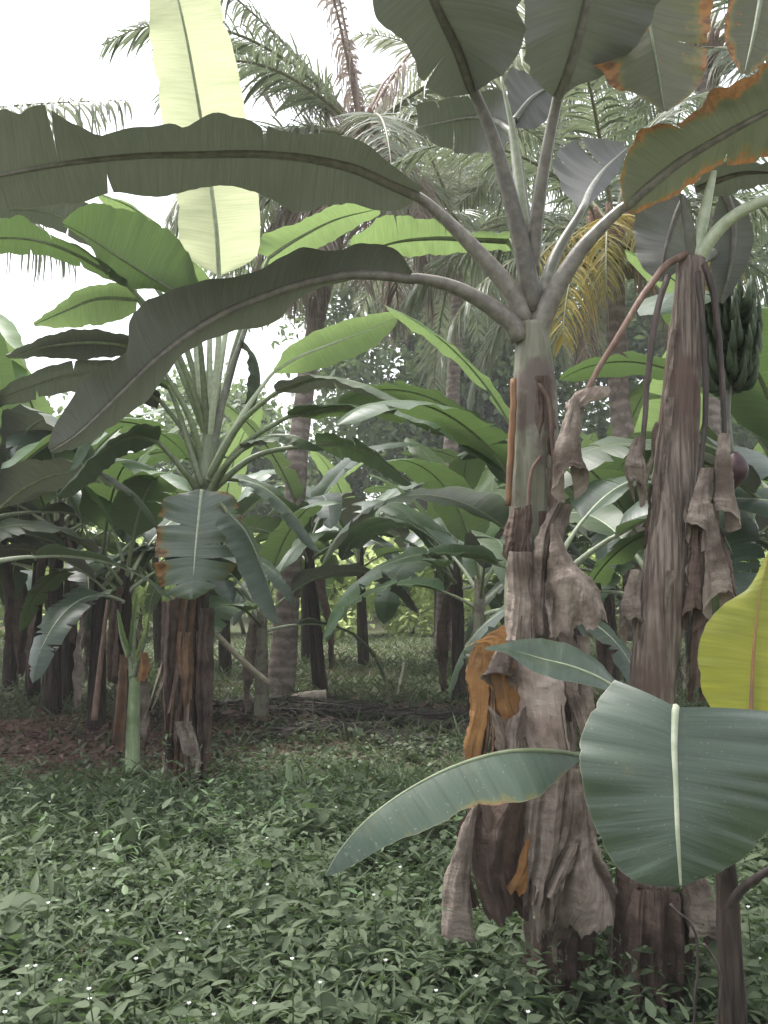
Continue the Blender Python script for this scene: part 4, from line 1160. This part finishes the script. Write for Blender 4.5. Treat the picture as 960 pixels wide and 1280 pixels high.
# ================================================================== COCONUT PALMS
def frond(L, e0, droop, mat, rmat, seed, n=86, ll=.9, lw=.045, hang=.35, side=0.0, dead=False):
    rg = random.Random(seed)
    s = np.linspace(0, 1, 40)
    e = np.maximum(e0 - droop * s ** 1.4, R_(-88))
    az = side * s ** 2
    d = np.stack([np.cos(e) * np.cos(az), np.cos(e) * np.sin(az), np.sin(e)], 1)
    P = np.vstack([[0, 0, 0], np.cumsum(d[:-1] * L / 39, axis=0)])
    T = tang(P)
    S = np.cross(T, np.array((0, 0, 1.0)))
    S[np.linalg.norm(S, axis=1) < .05] = (0, -1, 0)
    S = nrm(S)
    N = np.cross(S, T)
    mb = MB()
    mb.tube(P, (.045, .03, .018, .006), seg=6)
    rme = mb.mesh('rachis', M_[rmat], (0, 0, 0))
    V, Tt, c = [], [], 0
    k = 5
    for i in range(n):
        q = .16 + .83 * i / (n - 1)
        for sg in (-1, 1):
            qq = min(.995, q + rg.uniform(-.006, .006))
            p, t, sd, nn = (ip(np.array([qq]), A)[0] for A in (P, T, S, N))
            lo = ll * (math.sin(math.pi * (.18 + .78 * qq)) ** .7) * rg.uniform(.85, 1.1)
            if rg.random() < (.18 if dead else .07): continue
            dr = nrm(sg * sd * math.cos(.55) + t * math.sin(.55 + .35 * qq) + nn * rg.uniform(.0, .25))
            hg = hang * rg.uniform(.4, 1.9) * (1.6 if dead else 1)
            w = lw * rg.uniform(.8, 1.2)
            x = np.linspace(0, 1, k)[:, None]
            C = p + dr * lo * x * (1 - .35 * hg * x) + np.array((0, 0, -1.0)) * lo * hg * x ** 1.8
            wv = nrm(t * .8 + nn * rg.uniform(-.5, .6))
            ww = w * np.array([.5, 1, .95, .65, .08])[:, None]
            A = np.stack([C - wv * ww * .5, C + wv * ww * .5], 1).reshape(-1, 3)
            V.append(A)
            for a in range(k - 1):
                b = c + a * 2
                Tt += [(b, b + 2, b + 3), (b, b + 3, b + 1)]
            c += 2 * k
    me = tri_cloud('frond', np.vstack(V), np.array(Tt), M_[mat])
    return me, rme


FR = {}
for nm, mat, rm in (('g', 'palm_leaf', 'palm_rachis'), ('p', 'palm_glare', 'palm_rachis')):
    FR[nm] = [frond(4.2, R_(78), R_(70), mat, rm, 1), frond(4.4, R_(60), R_(85), mat, rm, 2, side=.15), frond(4.4, R_(42), R_(90), mat, rm, 3, side=-.15), frond(4.3, R_(22), R_(85), mat, rm, 4), frond(4.0, R_(0), R_(75), mat, rm, 5, hang=.5), frond(3.8, R_(-25), R_(60), mat, rm, 6, hang=.5)]
FR['y'] = [frond(3.6, R_(5), R_(95), 'palm_yellow', 'palm_rachis', 11, hang=.7, n=64), frond(3.4, R_(-20), R_(70), 'palm_yellow', 'palm_rachis', 12, hang=.6, n=64)]
FR['t'] = [frond(5.2, R_(6), R_(10), 'palm_glare', 'palm_rachis', 41, hang=1.0, ll=.95, n=80), frond(4.6, R_(-8), R_(40), 'palm_glare', 'palm_rachis', 42, hang=1.0, ll=.95, n=80)]
FR['s'] = [frond(4.4, R_(52), R_(22), 'palm_leaf', 'palm_rachis', 31, hang=.5, ll=.7), frond(4.6, R_(30), R_(70), 'palm_glare', 'palm_rachis', 32, hang=.5, ll=1.0), frond(4.6, R_(14), R_(30), 'palm_leaf', 'palm_rachis', 33, hang=.7, ll=.9)]
FR['d'] = [frond(3.4, R_(-30), R_(60), 'palm_dead', 'palm_rachis_dead', 21, hang=.6, dead=True, ll=.8), frond(3.2, R_(-55), R_(35), 'palm_dead', 'palm_rachis_dead', 22, hang=.6, dead=True, ll=.75), frond(2.8, R_(72), R_(25), 'palm_dead', 'palm_rachis_dead', 23, hang=1.0, dead=True, ll=.55, n=34)]


def palm(path, r, label, seed, fr, scl=1.0, nuts=5):
    """fr: list of (set, index, azimuth, tilt)"""
    path = np.asarray(path, float)
    t = thing('coconut_palm', label, 'palm', path[0])
    P = crs(path, 90)
    th = np.linspace(0, 2 * np.pi, 18, endpoint=False)
    L = arclen(P)
    ring = 1 + .010 * np.abs(np.sin(L * 23))[:, None] + .05 * np.array([[mn.noise(Vector((math.cos(a) * 1.5, math.sin(a) * 1.5, z * 2 + seed))) for a in th] for z in L])
    mb = MB(); mb.tube(P, r, seg=18, rn=ring)
    link('trunk', mb.mesh('trunk', M_['palm_trunk'], path[0]), t)
    top = path[-1] - path[0]
    mb = MB()
    for i in range(14):
        a = i * 2.4
        d = np.array((math.cos(a), math.sin(a), 0))
        q = np.linspace(0, 1, 6)[:, None]
        mb.tube(top + d * (.08 + .22 * q) + np.array((0, 0, 1.0)) * (-.25 + .5 * q), (.06, .05, .03), seg=6)
    link('crown_base', mb.mesh('crown_base', M_['fibre'], (0, 0, 0)), t)
    for q in fr:
        k, i, az, tl = q[:4]
        o = link('frond', FR[k][i][0], t, top, (0, tl, az), q[4] if len(q) > 4 else scl)
        link('rachis', FR[k][i][1], o)
    for i in range(nuts):
        a = i * 1.9 + seed
        mb = MB()
        q = np.linspace(0, 1, 9)
        mb.tube(np.array([(0, 0, .14)]) * (q[:, None] * 2 - 1), (.01, .07, .1, .115, .115, .1, .075, .045, .008), seg=10)
        link('coconut', mb.mesh('coconut', M_['coconut'], (0, 0, 0)), t, top + np.array((.3 * math.cos(a), .3 * math.sin(a), -.25 - .1 * (i % 2))), (.3, .2, a))


def fan(sets, n, seed, start=0):
    rg = random.Random(seed)
    return [(sets, min(5, int(i * 6 / n)), start + i * 2.4 + rg.uniform(-.2, .2), rg.uniform(-.08, .08)) for i in range(n)]


# azimuth: 0 = +x (right), pi/2 = away, pi = left, -pi/2 = toward the viewer
pp = WP([(350, 868), (358, 770), (366, 660), (375, 540), (392, 420), (425, 280), (452, 168)], 11.9)
palm(pp, (.20, .165, .15, .135, .12, .11, .11), 'coconut palm with ringed pinkish trunk and ragged half dead crown at top centre', 3,
     [('s', 0, pi * 1.03, 0), ('s', 0, pi * .93, .12), ('g', 3, pi * .85, 0), ('g', 2, pi * 1.15, 0), ('d', 2, pi * .6, -.05), ('d', 2, .2, .1), ('d', 2, -2.0, 0), ('d', 2, 1.2, .2), ('g', 2, .4, .1), ('s', 1, -.55, .1), ('s', 1, -.2, -.05), ('p', 4, -.9, .1), ('d', 0, 2.8, 0), ('d', 1, 3.6, 0), ('d', 1, -.4, 0), ('d', 0, -1.1, 0),
      ('p', 5, .35, .0), ('d', 1, -2.2, 0), ('d', 1, -1.5, 0), ('d', 0, -1.9, .1), ('d', 1, -2.8, .1), ('p', 4, -1.4, .2), ('d', 1, 1.0, 0), ('d', 0, -.7, .1), ('g', 4, 2.5, 0), ('p', 5, -2.5, 0), ('s', 0, 2.5, .1), ('g', 4, 3.3, .1), ('p', 5, 3.0, 0), ('d', 0, 3.9, .2), ('p', 3, 2.2, 0), ('g', 3, 4.0, .1), ('d', 2, 4.4, .3), ('d', 2, 2.6, .5), ('p', 4, 3.6, .1)], .92, nuts=3)
pp = WP([(800, 800), (792, 680), (782, 560), (774, 500), (770, 400), (768, 292)], 9.6)
palm(pp, (.17, .14, .125, .115, .11, .10), 'coconut palm behind the middle plant with yellow withering fronds', 5,
     [('y', 0, -1.9, .1, .62), ('y', 1, -1.2, 0, .72), ('y', 1, -2.2, 0, .7), ('y', 0, -.9, .2, .66), ('y', 0, -2.6, .2, .6), ('g', 3, pi * .9, .1), ('g', 2, .3, .1), ('g', 1, 2.2, 0), ('g', 4, 0.0, 0), ('p', 4, pi * 1.05, .15), ('g', 2, -.9, .2), ('g', 1, -2.0, .2), ('p', 5, -.2, 0), ('p', 5, 2.9, 0), ('g', 3, 1.4, 0), ('g', 2, 3.5, 0), ('g', 1, 1.0, 0), ('g', 3, -.4, .1), ('d', 1, -.5, 0, .6), ('d', 1, -2.4, 0, .6), ('g', 0, .5, 0)], .72, nuts=4)
pp = WP([(-330, 830), (-300, 560), (-250, 300), (-215, 165)], 13.5)
palm(pp, (.2, .16, .14, .12), 'coconut palm past the left edge with fronds hanging into the pale sky', 7,
     [('t', 0, -.12, .0), ('t', 1, -.25, .0), ('t', 1, .1, .05), ('p', 1, 3, 0), ('p', 2, 2, 0), ('p', 3, -2, 0), ('p', 4, -1.2, 0), ('p', 2, 1.2, 0)], 1.0)
pp = WP([(555, 812), (560, 650), (568, 450), (575, 300)], 17.5)
palm(pp, (.2, .16, .14, .12), 'slender coconut palm far behind with drooping fronds painted pale with glare', 9, fan('p', 22, 4), 1.0)
pp = WP([(690, 812), (680, 600), (660, 330), (640, 190)], 21)
palm(pp, (.2, .16, .14, .12), 'tall distant coconut palm seen between the upright stalks', 10, fan('p', 22, 5), 1.2)
pp = WP([(880, 830), (886, 600), (884, 300), (880, 70)], 12.5)
palm(pp, (.2, .16, .14, .12), 'coconut palm far right with dark fronds above the fruit bunch', 12, fan('g', 18, 6), .85)
# ================================================================== BACKGROUND TREES
def tree(loc, h, cr, label, seed, mat='tree_leaf', n=7000, ls=.22, bark='bark', low=.35, group=None):
    rg = np.random.RandomState(seed)
    t = thing('tree', label, 'tree', loc, group)
    mb = MB()
    tp = np.array([(0, 0, 0), (rg.uniform(-.2, .2), rg.uniform(-.2, .2), h * .3), (rg.uniform(-.4, .4), rg.uniform(-.3, .3), h * .6), (rg.uniform(-.4, .4), rg.uniform(-.3, .3), h * .9)])
    mb.tube(crs(tp, 20), (.024 * h, .018 * h, .012 * h, .004 * h), seg=10)
    ends = []
    for i in range(16):
        q = rg.uniform(low * .8, .95)
        p0 = ip(np.array([q]), crs(tp, 20))[0]
        a = i * 2.4
        d = np.array((math.cos(a), math.sin(a), rg.uniform(.1, .7)))
        l = cr * rg.uniform(.55, 1.0) * (1.15 - .5 * abs(q - .6))
        p2 = p0 + d * l
        mb.tube(crs(np.array([p0, p0 + d * l * .5 + (0, 0, .1 * l), p2]), 8), (.008 * h, .005 * h, .0015 * h), seg=6)
        for f in (.45, .75, 1.0):
            ends.append(p0 + d * l * f + rg.normal(0, .12 * cr, 3))
    link('trunk', mb.mesh('trunk', M_[bark], (0, 0, 0)), t)
    ends = np.array(ends)
    k = rg.randint(0, len(ends), n)
    C = ends[k] + rg.normal(0, 1, (n, 3)) * np.array((.20, .20, .13)) * cr * rg.uniform(.6, 1.25, len(ends))[k][:, None]
    D = rg.normal(0, 1, (n, 3)); D[:, 2] -= .5
    V, T = leaf_cloud(C, D, rg.uniform(.6, 1.3, n) * ls, .55, rg.uniform(-1, 1, n))
    link('crown', tri_cloud('crown', V, T, M_[mat]), t)


TL = [((-13.5, 19, 0), 7.5, 3.0, 'dark leafed tree at the left edge behind the banana rows'), ((1.8, 38, 0), 17, 6.0, 'broad tree behind the two centre palms'), ((7.4, 40, 0), 18, 6.4, 'tall hazy tree seen right of the middle stem'),
      ((15, 38, 0), 16, 6.0, 'leafy tree behind the right trunk'), ((-6.2, 41, 0), 12, 5.0, 'rounded tree far behind the left clump'), ((-20, 38, 0), 11, 5.0, 'wide tree in the far left distance'), ((24, 42, 0), 15, 6, 'wide tree in the far right distance')]
for i, (lc, h, cr, lb) in enumerate(TL):
    tree(lc, h, cr, lb, 700 + i, n=20000, ls=.42)
# undergrowth bushes beyond the rows, the clearing's sunlight put into their colour
for i, (x, y, h) in enumerate(((-12.8, 26, 2.6), (-10.0, 27, 2.8), (-7.2, 25, 2.4), (-4.4, 27, 2.8), (-1.8, 25, 2.4), (.9, 27, 2.8), (3.6, 25, 2.7), (6.2, 27, 2.8), (9.0, 26, 2.8), (12, 27, 3), (-15.5, 27, 2.6), (-8.5, 30, 3), (-3.0, 31, 3), (2.2, 30.5, 3))):
    tree((x, y, 0), h, 1.75, 'bush painted sunlit green in the clearing beyond the banana rows', 760 + i, mat='tree_sunlit', n=2600, ls=.26, low=.1, group='bushes in the far clearing')
# far wood as one mass
rg = np.random.RandomState(9)
n = 30000
x = rg.uniform(-45, 45, n); y = rg.uniform(47, 56, n)
top = 6.5 + 2.2 * np.sin(x * .35) + 1.5 * np.sin(x * .9 + 2) + 1.0 * np.sin(x * 2.1)
z = top * rg.uniform(0, 1, n) ** .75
Dn = rg.normal(0, 1, (n, 3)); Dn[:, 2] -= .4
V, T = leaf_cloud(np.stack([x, y, z], 1), Dn, rg.uniform(.4, .9, n), .55, rg.uniform(-1, 1, n))
tag(link('far_wood', tri_cloud('far_wood', V, T, M_['tree_leaf'])), 'hazy wood closing the far end of the grove', 'trees', kind='stuff')

# ================================================================== GROUND
gx = np.concatenate([np.linspace(-120, -14, 14), np.linspace(-12, 12, 97), np.linspace(14, 120, 14)])
gy = np.concatenate([np.linspace(-30, 0, 6), np.linspace(.5, 20, 100), np.linspace(21, 160, 24)])
X, Yg = np.meshgrid(gx, gy, indexing='ij')
Z = np.array([[(.035 * mn.noise(Vector((a * .9, b * .9, 0))) + .02 * mn.noise(Vector((a * 3, b * 3, 4)))) if abs(a) < 13 and b < 21 else 0 for b in gy] for a in gx])
mb = MB(); mb.grid(np.stack([X, Yg, Z], -1), np.stack([X, Yg], -1))
tag(link('ground', mb.mesh('ground', M_['ground'])), kind='structure')
gz = lambda a, b: .035 * mn.noise(Vector((a * .9, b * .9, 0))) + .02 * mn.noise(Vector((a * 3, b * 3, 4)))


def brown(x, y):
    """0..1 how bare the soil is"""
    d = np.exp(-(((x + 3.3) / 2.1) ** 2 + ((y - 8.4) / 1.8) ** 2)) * 1.35
    d = d + np.exp(-(((x + .9) / 1.8) ** 2 + ((y - 10.0) / .7) ** 2)) * .6
    d = d + np.exp(-(((x - .5) / .5) ** 2 + ((y - 6.6) / .5) ** 2)) * .5
    return np.clip(d, 0, 1)


def weeds(name, n, y0, y1, h, ls, mat, label, seed, leaves=9, pw=1.0, dens=None, asp=(.5, .85), up=.12, fine=False):
    rg = np.random.RandomState(seed)
    y = y0 + (y1 - y0) * rg.uniform(0, 1, n) ** pw
    x = rg.uniform(-1, 1, n) * (.62 * y + .6)
    clump = .5 + .5 * np.array([mn.noise(Vector((a * 1.1, b * 1.1, seed))) for a, b in zip(x, y)]) * 1.6
    keep = (rg.uniform(0, 1, n) > brown(x, y) * .97) & (rg.uniform(0, 1, n) < .25 + .9 * clump)
    if dens is not None: keep &= rg.uniform(0, 1, n) < dens(x, y)
    x, y, clump = x[keep], y[keep], clump[keep]
    n = len(x)
    hh = h * rg.uniform(.35, 1.2, n) * (.42 + 1.15 * np.clip(clump, 0, 1))
    pz = np.array([gz(a, b) for a, b in zip(x, y)])
    big = rg.lognormal(0, .35, n)
    as0 = rg.uniform(asp[0], asp[1], n)
    C, D_, S, A = [], [], [], []
    lx, ly = rg.normal(0, .3, n), rg.normal(0, .3, n)
    a0 = rg.uniform(0, 6.28, n)
    for i in range(leaves):
        q = .2 + .8 * (i // 2) / max(1, (leaves - 1) // 2)
        a = a0 + (i % 2) * np.pi + (i // 2) * 1.57 + rg.normal(0, .35, n)
        zz = pz + hh * q
        C.append(np.stack([x + lx * hh * q, y + ly * hh * q, zz], 1))
        D_.append(np.stack([np.cos(a), np.sin(a), rg.normal(up, .5, n)], 1))
        S.append(ls * big * rg.uniform(.55, 1.25, n) * (1.15 - .5 * q))
        A.append(as0 * rg.uniform(.85, 1.15, n))
    C, D_, S, A = np.concatenate(C), np.concatenate(D_), np.concatenate(S), np.concatenate(A)
    V, T = leaf_cloud(C, D_, S, A, rg.normal(0, .45, len(C)), droop=.18, fine=fine)
    o = link(name, tri_cloud(name, V, T, M_[mat], smooth=fine))
    return tag(o, label, 'weeds', kind='stuff')


lush = lambda x, y: np.clip(1.15 - .55 * np.clip(y - 4.4, 0, 3) , .18, 1)
weeds('weeds', 8200, 1.9, 6.6, .25, .050, 'weed', 'dense carpet of dark green broad leaved weeds in the foreground', 31, 10, 1.0, lush, fine=True)
weeds('narrow_weeds', 3600, 1.9, 6.8, .32, .066, 'weed', 'narrow leaved weeds mixed through the foreground undergrowth', 37, 12, 1.0, lush, asp=(.16, .34), up=.35, fine=True)
weeds('large_weeds', 420, 1.9, 5.0, .42, .075, 'weed', 'taller broad leaved weeds standing out of the foreground undergrowth', 39, 11, 1.0, asp=(.3, .5), up=.25, fine=True)
weeds('pale_weeds', 2000, 3.2, 6.6, .40, .062, 'weed_pale', 'lighter feathery weeds in the middle of the undergrowth', 32, 14, 1.0, lambda x, y: .9 * np.exp(-((x + .55) / .75) ** 2 - ((y - 4.7) / .6) ** 2) + .05, asp=(.18, .4), up=.3, fine=True)
weeds('low_weeds', 6000, 4.2, 8.6, .08, .045, 'weed', 'low small leaved weeds between the banana stems', 33, 7, 1.0)
weeds('ground_cover', 19000, 7.0, 26, .10, .05, 'grass', 'pale low ground cover further back in the grove', 34, 6, 1.3, up=.4)


def grass(name, n, y0, y1, h, label, seed, mat='grass'):
    rg = np.random.RandomState(seed)
    y = rg.uniform(y0, y1, n); x = rg.uniform(-1, 1, n) * (.62 * y + .6)
    keep = rg.uniform(0, 1, n) > brown(x, y) * .85
    x, y = x[keep], y[keep]; n = len(x)
    z = np.array([gz(a, b) for a, b in zip(x, y)])
    a = rg.uniform(0, 6.28, n)
    D_ = np.stack([np.cos(a) * .6, np.sin(a) * .6, rg.uniform(.5, 1.4, n)], 1)
    V, T = leaf_cloud(np.stack([x, y, z], 1), D_, h * rg.uniform(.5, 1.4, n), .07, rg.uniform(-1, 1, n), droop=.3)
    tag(link(name, tri_cloud(name, V, T, M_[mat])), label, 'grass', kind='stuff')


grass('grass', 9000, 2.0, 6.6, .24, 'thin grass blades between the weeds', 35, 'weed')
grass('short_grass', 9000, 6.2, 10.5, .10, 'short worn grass around the left clump', 38)
grass('grass', 16000, 8, 24, .22, 'short pale grass further back under the palms', 36)


def litter(n, seed, label, f, sz):
    rg = np.random.RandomState(seed)
    x, y = f(rg, n)
    z = np.array([gz(a, b) for a, b in zip(x, y)]) + rg.uniform(.005, .05, n)
    a = rg.uniform(0, 6.28, n)
    D_ = np.stack([np.cos(a), np.sin(a), rg.normal(0, .25, n)], 1)
    V, T = leaf_cloud(np.stack([x, y, z], 1), D_, sz * rg.uniform(.4, 1.5, n), rg.uniform(.12, .6, n), rg.normal(0, .5, n), droop=.1)
    tag(link('leaf_litter', tri_cloud('leaf_litter', V, T, M_['litter'])), label, 'leaf litter', kind='stuff')


litter(5000, 41, 'brown leaf litter on the bare soil left of the clump', lambda r, n: (r.normal(-2.9, 1.5, n), r.normal(8.3, 1.3, n)), .075)
litter(3200, 42, 'dry leaf litter strewn across the grove floor', lambda r, n: (r.uniform(-7, 7, n), r.uniform(5, 16, n)), .07)

# individual flowering weeds in the foreground
WP3 = []
for v in range(4):
    rg = np.random.RandomState(800 + v)
    pr = thing('flowering_weed', 'small weed with broad leaves and a tiny white flower in the foreground undergrowth', 'weed', (0, 0, 0), 'white flowered weeds')
    H = .30 + .03 * v
    mb = MB(); P = crs(np.array([(0, 0, 0), (.01, .015, H * .5), (.02 * (v - 1), .02, H)]), 12)
    mb.tube(P, (.004, .003, .0018), seg=5)
    link('stem', mb.mesh('stem', M_['weedstem'], (0, 0, 0)), pr)
    C, D_, S = [], [], []
    for i in range(10):
        q = .3 + .65 * (i // 2) / 4
        a = (i % 2) * pi + (i // 2) * 1.57 + v + rg.normal(0, .2)
        C.append(ip(np.array([q]), P)[0]); D_.append((math.cos(a), math.sin(a), rg.uniform(-.1, .3))); S.append(.085 * rg.uniform(.8, 1.2) * (1.25 - .7 * q))
    V, T = leaf_cloud(np.array(C), np.array(D_), np.array(S), .62, rg.normal(0, .25, 10), droop=.15, fine=True)
    link('leaves', tri_cloud('leaves', V, T, M_['weed']), pr)
    Cf = np.tile(P[-1], (5, 1)); a = np.arange(5) * 1.2566
    V, T = leaf_cloud(Cf, np.stack([np.cos(a), np.sin(a), 1.1 + 0 * a], 1), np.full(5, .010), .85)
    link('flower', tri_cloud('flower', V, T, M_['white']), pr)
    WP3.append((pr, P[-1]))
FLW = [(35, 992), (62, 1003), (120, 1042), (142, 1050), (117, 1087), (134, 1140), (334, 1049), (334, 1107), (225, 1168), (233, 1176), (467, 1120), (482, 1202), (34, 1209), (44, 1209), (75, 1227), (111, 1238), (112, 1250), (23, 1244), (6, 1267),
       (236, 1256), (318, 1256), (267, 1270), (595, 1222), (660, 1267), (286, 1160), (180, 990), (420, 1010), (500, 1085), (545, 1240), (400, 1230), (60, 1130), (935, 1135), (950, 1200), (170, 1200), (365, 1200)]
for i, (px, py) in enumerate(FLW):
    pr, tipp = WP3[i % 4]
    o = pr if i < 4 else copy_tree(pr)
    p = Wz(px, py, tipp[2] + .015)
    az = rnd.uniform(0, 6.28)
    c, s = math.cos(az), math.sin(az)
    o.rotation_euler = (0, 0, az)
    o.location = (p[0] - (c * tipp[0] - s * tipp[1]), p[1] - (s * tipp[0] + c * tipp[1]), .015)
# broad pale leafed plant at the left edge
bl = Wz(8, 1130, .3)
o = thing('broadleaf_weed', 'pale green large leaved plant at the left edge of the undergrowth', 'weed', (bl[0], bl[1], 0))
C = np.array([(0, 0, .3), (0, 0, .27), (0, 0, .33), (0, 0, .24), (0, 0, .2)]); a = np.array((.2, 1.6, -1.3, 2.9, -.4))
V, T = leaf_cloud(C, np.stack([np.cos(a), np.sin(a), .1 + 0 * a], 1), np.array((.17, .15, .15, .16, .14)), .62, np.array((.3, -.4, .5, -.2, .4)), droop=.25, fine=True)
link('leaves', tri_cloud('leaves', V, T, M_['weed'], smooth=True), o)
mb = MB(); mb.tube(np.array([(0, 0, 0), (0, 0, .17), (0, 0, .33)]), (.006, .003), seg=6); link('stem', mb.mesh('stem', M_['weedstem'], (0, 0, 0)), o)
# tall thin weed in front of the bowed leaf
bl = Wz(425, 1235, .1)
o = thing('tall_weed', 'tall thin stalked weed in front of the leaf bowed to the left', 'weed', (bl[0], bl[1], 0))
P = crs(np.array([(0, 0, 0), (.01, 0, .25), (-.01, 0, .5)]), 14)
mb = MB(); mb.tube(P, (.005, .003), seg=6); link('stem', mb.mesh('stem', M_['weedstem'], (0, 0, 0)), o)
k = np.linspace(.2, 1, 16); a = np.arange(16) * 2.4
V, T = leaf_cloud(ip(k, P), np.stack([np.cos(a), np.sin(a), .25 + 0 * a], 1), .12 * (1.2 - .6 * k), .5, droop=.2, fine=True)
link('leaves', tri_cloud('leaves', V, T, M_['weed']), o)

# ================================================================== HEAP OF DEAD FRONDS, POLE, LOG, STICK
dk = cloud_mat('rotting_leaflets', (.035, .03, .028), (.075, .06, .055), (.05, .04, .036), (.05, .04, .03), tfac=.05, rough=.7)
M_['rot'] = dk
fl = frond(2.8, R_(7), R_(16), 'rot', 'rib_dark', 61, hang=.10, ll=.75)
for i in range(16):
    px = 285 + 16 * i
    p = Wz(px, 892 + rnd.uniform(-16, 14), .08)
    t = tag(thing('dead_frond', 'blackish rotting palm frond in the heap on the grove floor', 'palm frond', (p[0], p[1], rnd.uniform(.03, .14)), 'dead fronds heaped on the ground'))
    t.rotation_euler = (0, R_(3), rnd.choice((0, pi)) + rnd.uniform(-1.0, 1.0))
    t.scale = (.62, .62, .5)
    o = link('leaflets', fl[0], t)
    link('rachis', fl[1], t)
litter(1800, 43, 'dark rotting debris under the heap of fronds', lambda r, n: (r.normal(-.9, 1.0, n), r.normal(10.0, .45, n)), .2)


def rod(name, a, b, r, mat, label, cat, sag=0.0, seg=10):
    a, b = np.array(a), np.array(b)
    mid = (a + b) / 2 + np.array((0, 0, -sag))
    mb = MB(); P = crs(np.array([a, mid, b]), 20)
    th = np.linspace(0, 6.283, seg, endpoint=False)
    rn = np.array([[1 + .1 * mn.noise(Vector((i * .4, j * .9, r[0] * 50))) for j in range(seg)] for i in range(20)])
    mb.tube(P, r, seg=seg, rn=rn)
    o = link(name, mb.mesh(name, M_[mat], a), None, a)
    return tag(o, label, cat)


rod('wooden_pole', W(268, 790, 8.6), W(334, 853, 9.6), (.028, .032, .034), 'pole', 'pale peeled pole leaning beside the left clump', 'pole', .02)
p = Wz(386, 871, .1)
rod('cut_log', p + (-.22, 0, -.02), p + (.22, .05, .03), (.05, .065, .06), 'log', 'short pale cut log lying at the foot of the leaning stem', 'log')
p = Wz(497, 868, .0)
rod('stick', p, W(505, 828, p[1]), (.02, .012), 'pole', 'thin pale stick standing in the grass left of the middle plant', 'stick')
p = Wz(150, 905, 0)
rod('bent_stalk', W(118, 900, 7.3), W(135, 750, 7.3), (.03, .022, .015), 'rib_brown', 'bare brown stalk curving up left of the green sucker', 'stalk', -.05)

# ================================================================== ADDED HAZE
USE_HAZE = True  # volume added to lift darks like lens veil, also fades the distance
if USE_HAZE:
    me = bpy.data.meshes.new('haze')
    x0, x1, y0, y1, z0, z1 = -62, 62, -8, 60, -1.2, 22
    me.from_pydata([(x0, y0, z0), (x1, y0, z0), (x1, y1, z0), (x0, y1, z0), (x0, y0, z1), (x1, y0, z1), (x1, y1, z1), (x0, y1, z1)], [],
                   [(3, 2, 1, 0), (4, 5, 6, 7), (0, 1, 5, 4), (1, 2, 6, 5), (2, 3, 7, 6), (3, 0, 4, 7)])
    hz = bpy.data.materials.new('haze')
    hz.use_nodes = True
    hz.node_tree.nodes.clear()
    pv = hz.node_tree.nodes.new('ShaderNodeVolumePrincipled')
    pv.inputs['Color'].default_value = (.93, .95, .97, 1)
    pv.inputs['Density'].default_value = .0018
    pv.inputs['Anisotropy'].default_value = .0
    ou = hz.node_tree.nodes.new('ShaderNodeOutputMaterial')
    hz.node_tree.links.new(pv.outputs[0], ou.inputs['Volume'])
    me.materials.append(hz)
    tag(link('haze', me), 'thin haze added over the grove in place of lens veil', 'haze', kind='stuff')

# ================================================================== LIGHT, CAMERA
sun_dir = Vector((-.40, .30, 1.25)).normalized()   # towards the sun: ahead, left, high
sun = bpy.data.lights.new('sun', 'SUN')
sun.energy = 1.4
sun.angle = R_(14)
sun.color = (1, .97, .92)
so = bpy.data.objects.new('sun', sun)
COL.objects.link(so)
so.rotation_euler = sun_dir.to_track_quat('Z', 'Y').to_euler()
so.location = (0, 0, 20)
w = bpy.data.worlds.new('World')
scene.world = w
w.use_nodes = True
nt = w.node_tree
nt.nodes.clear()
sky = nt.nodes.new('ShaderNodeTexSky')
sky.sky_type = 'NISHITA'
sky.sun_disc = False
sky.sun_elevation = math.asin(sun_dir.z)
sky.sun_rotation = math.atan2(sun_dir.x, sun_dir.y)
sky.air_density = 1.0
sky.dust_density = 4.0
hs = nt.nodes.new('ShaderNodeHueSaturation')
hs.inputs['Saturation'].default_value = .22
bg = nt.nodes.new('ShaderNodeBackground')
bg.inputs['Strength'].default_value = .15
ow = nt.nodes.new('ShaderNodeOutputWorld')
nt.links.new(sky.outputs[0], hs.inputs['Color'])
nt.links.new(hs.outputs[0], bg.inputs['Color'])
nt.links.new(bg.outputs[0], ow.inputs[0])

cam = bpy.data.cameras.new('camera')
cam.sensor_fit = 'VERTICAL'
cam.angle_y = 2 * math.atan(640 / F)
cam.clip_end = 500
cam.clip_start = .05
co = bpy.data.objects.new('camera', cam)
COL.objects.link(co)
co.location = (0, 0, CH)
co.rotation_euler = (R_(90) + PIT, 0, 0)
scene.camera = co

vs = scene.view_settings
scene.display_settings.display_device = 'sRGB'
vs.view_transform = 'Standard'
vs.look = 'None'
vs.exposure = 1.72
vs.gamma = 1
vs.use_curve_mapping = False
cy = scene.cycles
cy.use_denoising = True
cy.max_bounces = 8
cy.diffuse_bounces = 4
cy.glossy_bounces = 2
cy.transmission_bounces = 5
cy.transparent_max_bounces = 6
cy.volume_bounces = 1
cy.use_fast_gi = False
cy.sample_clamp_indirect = 4
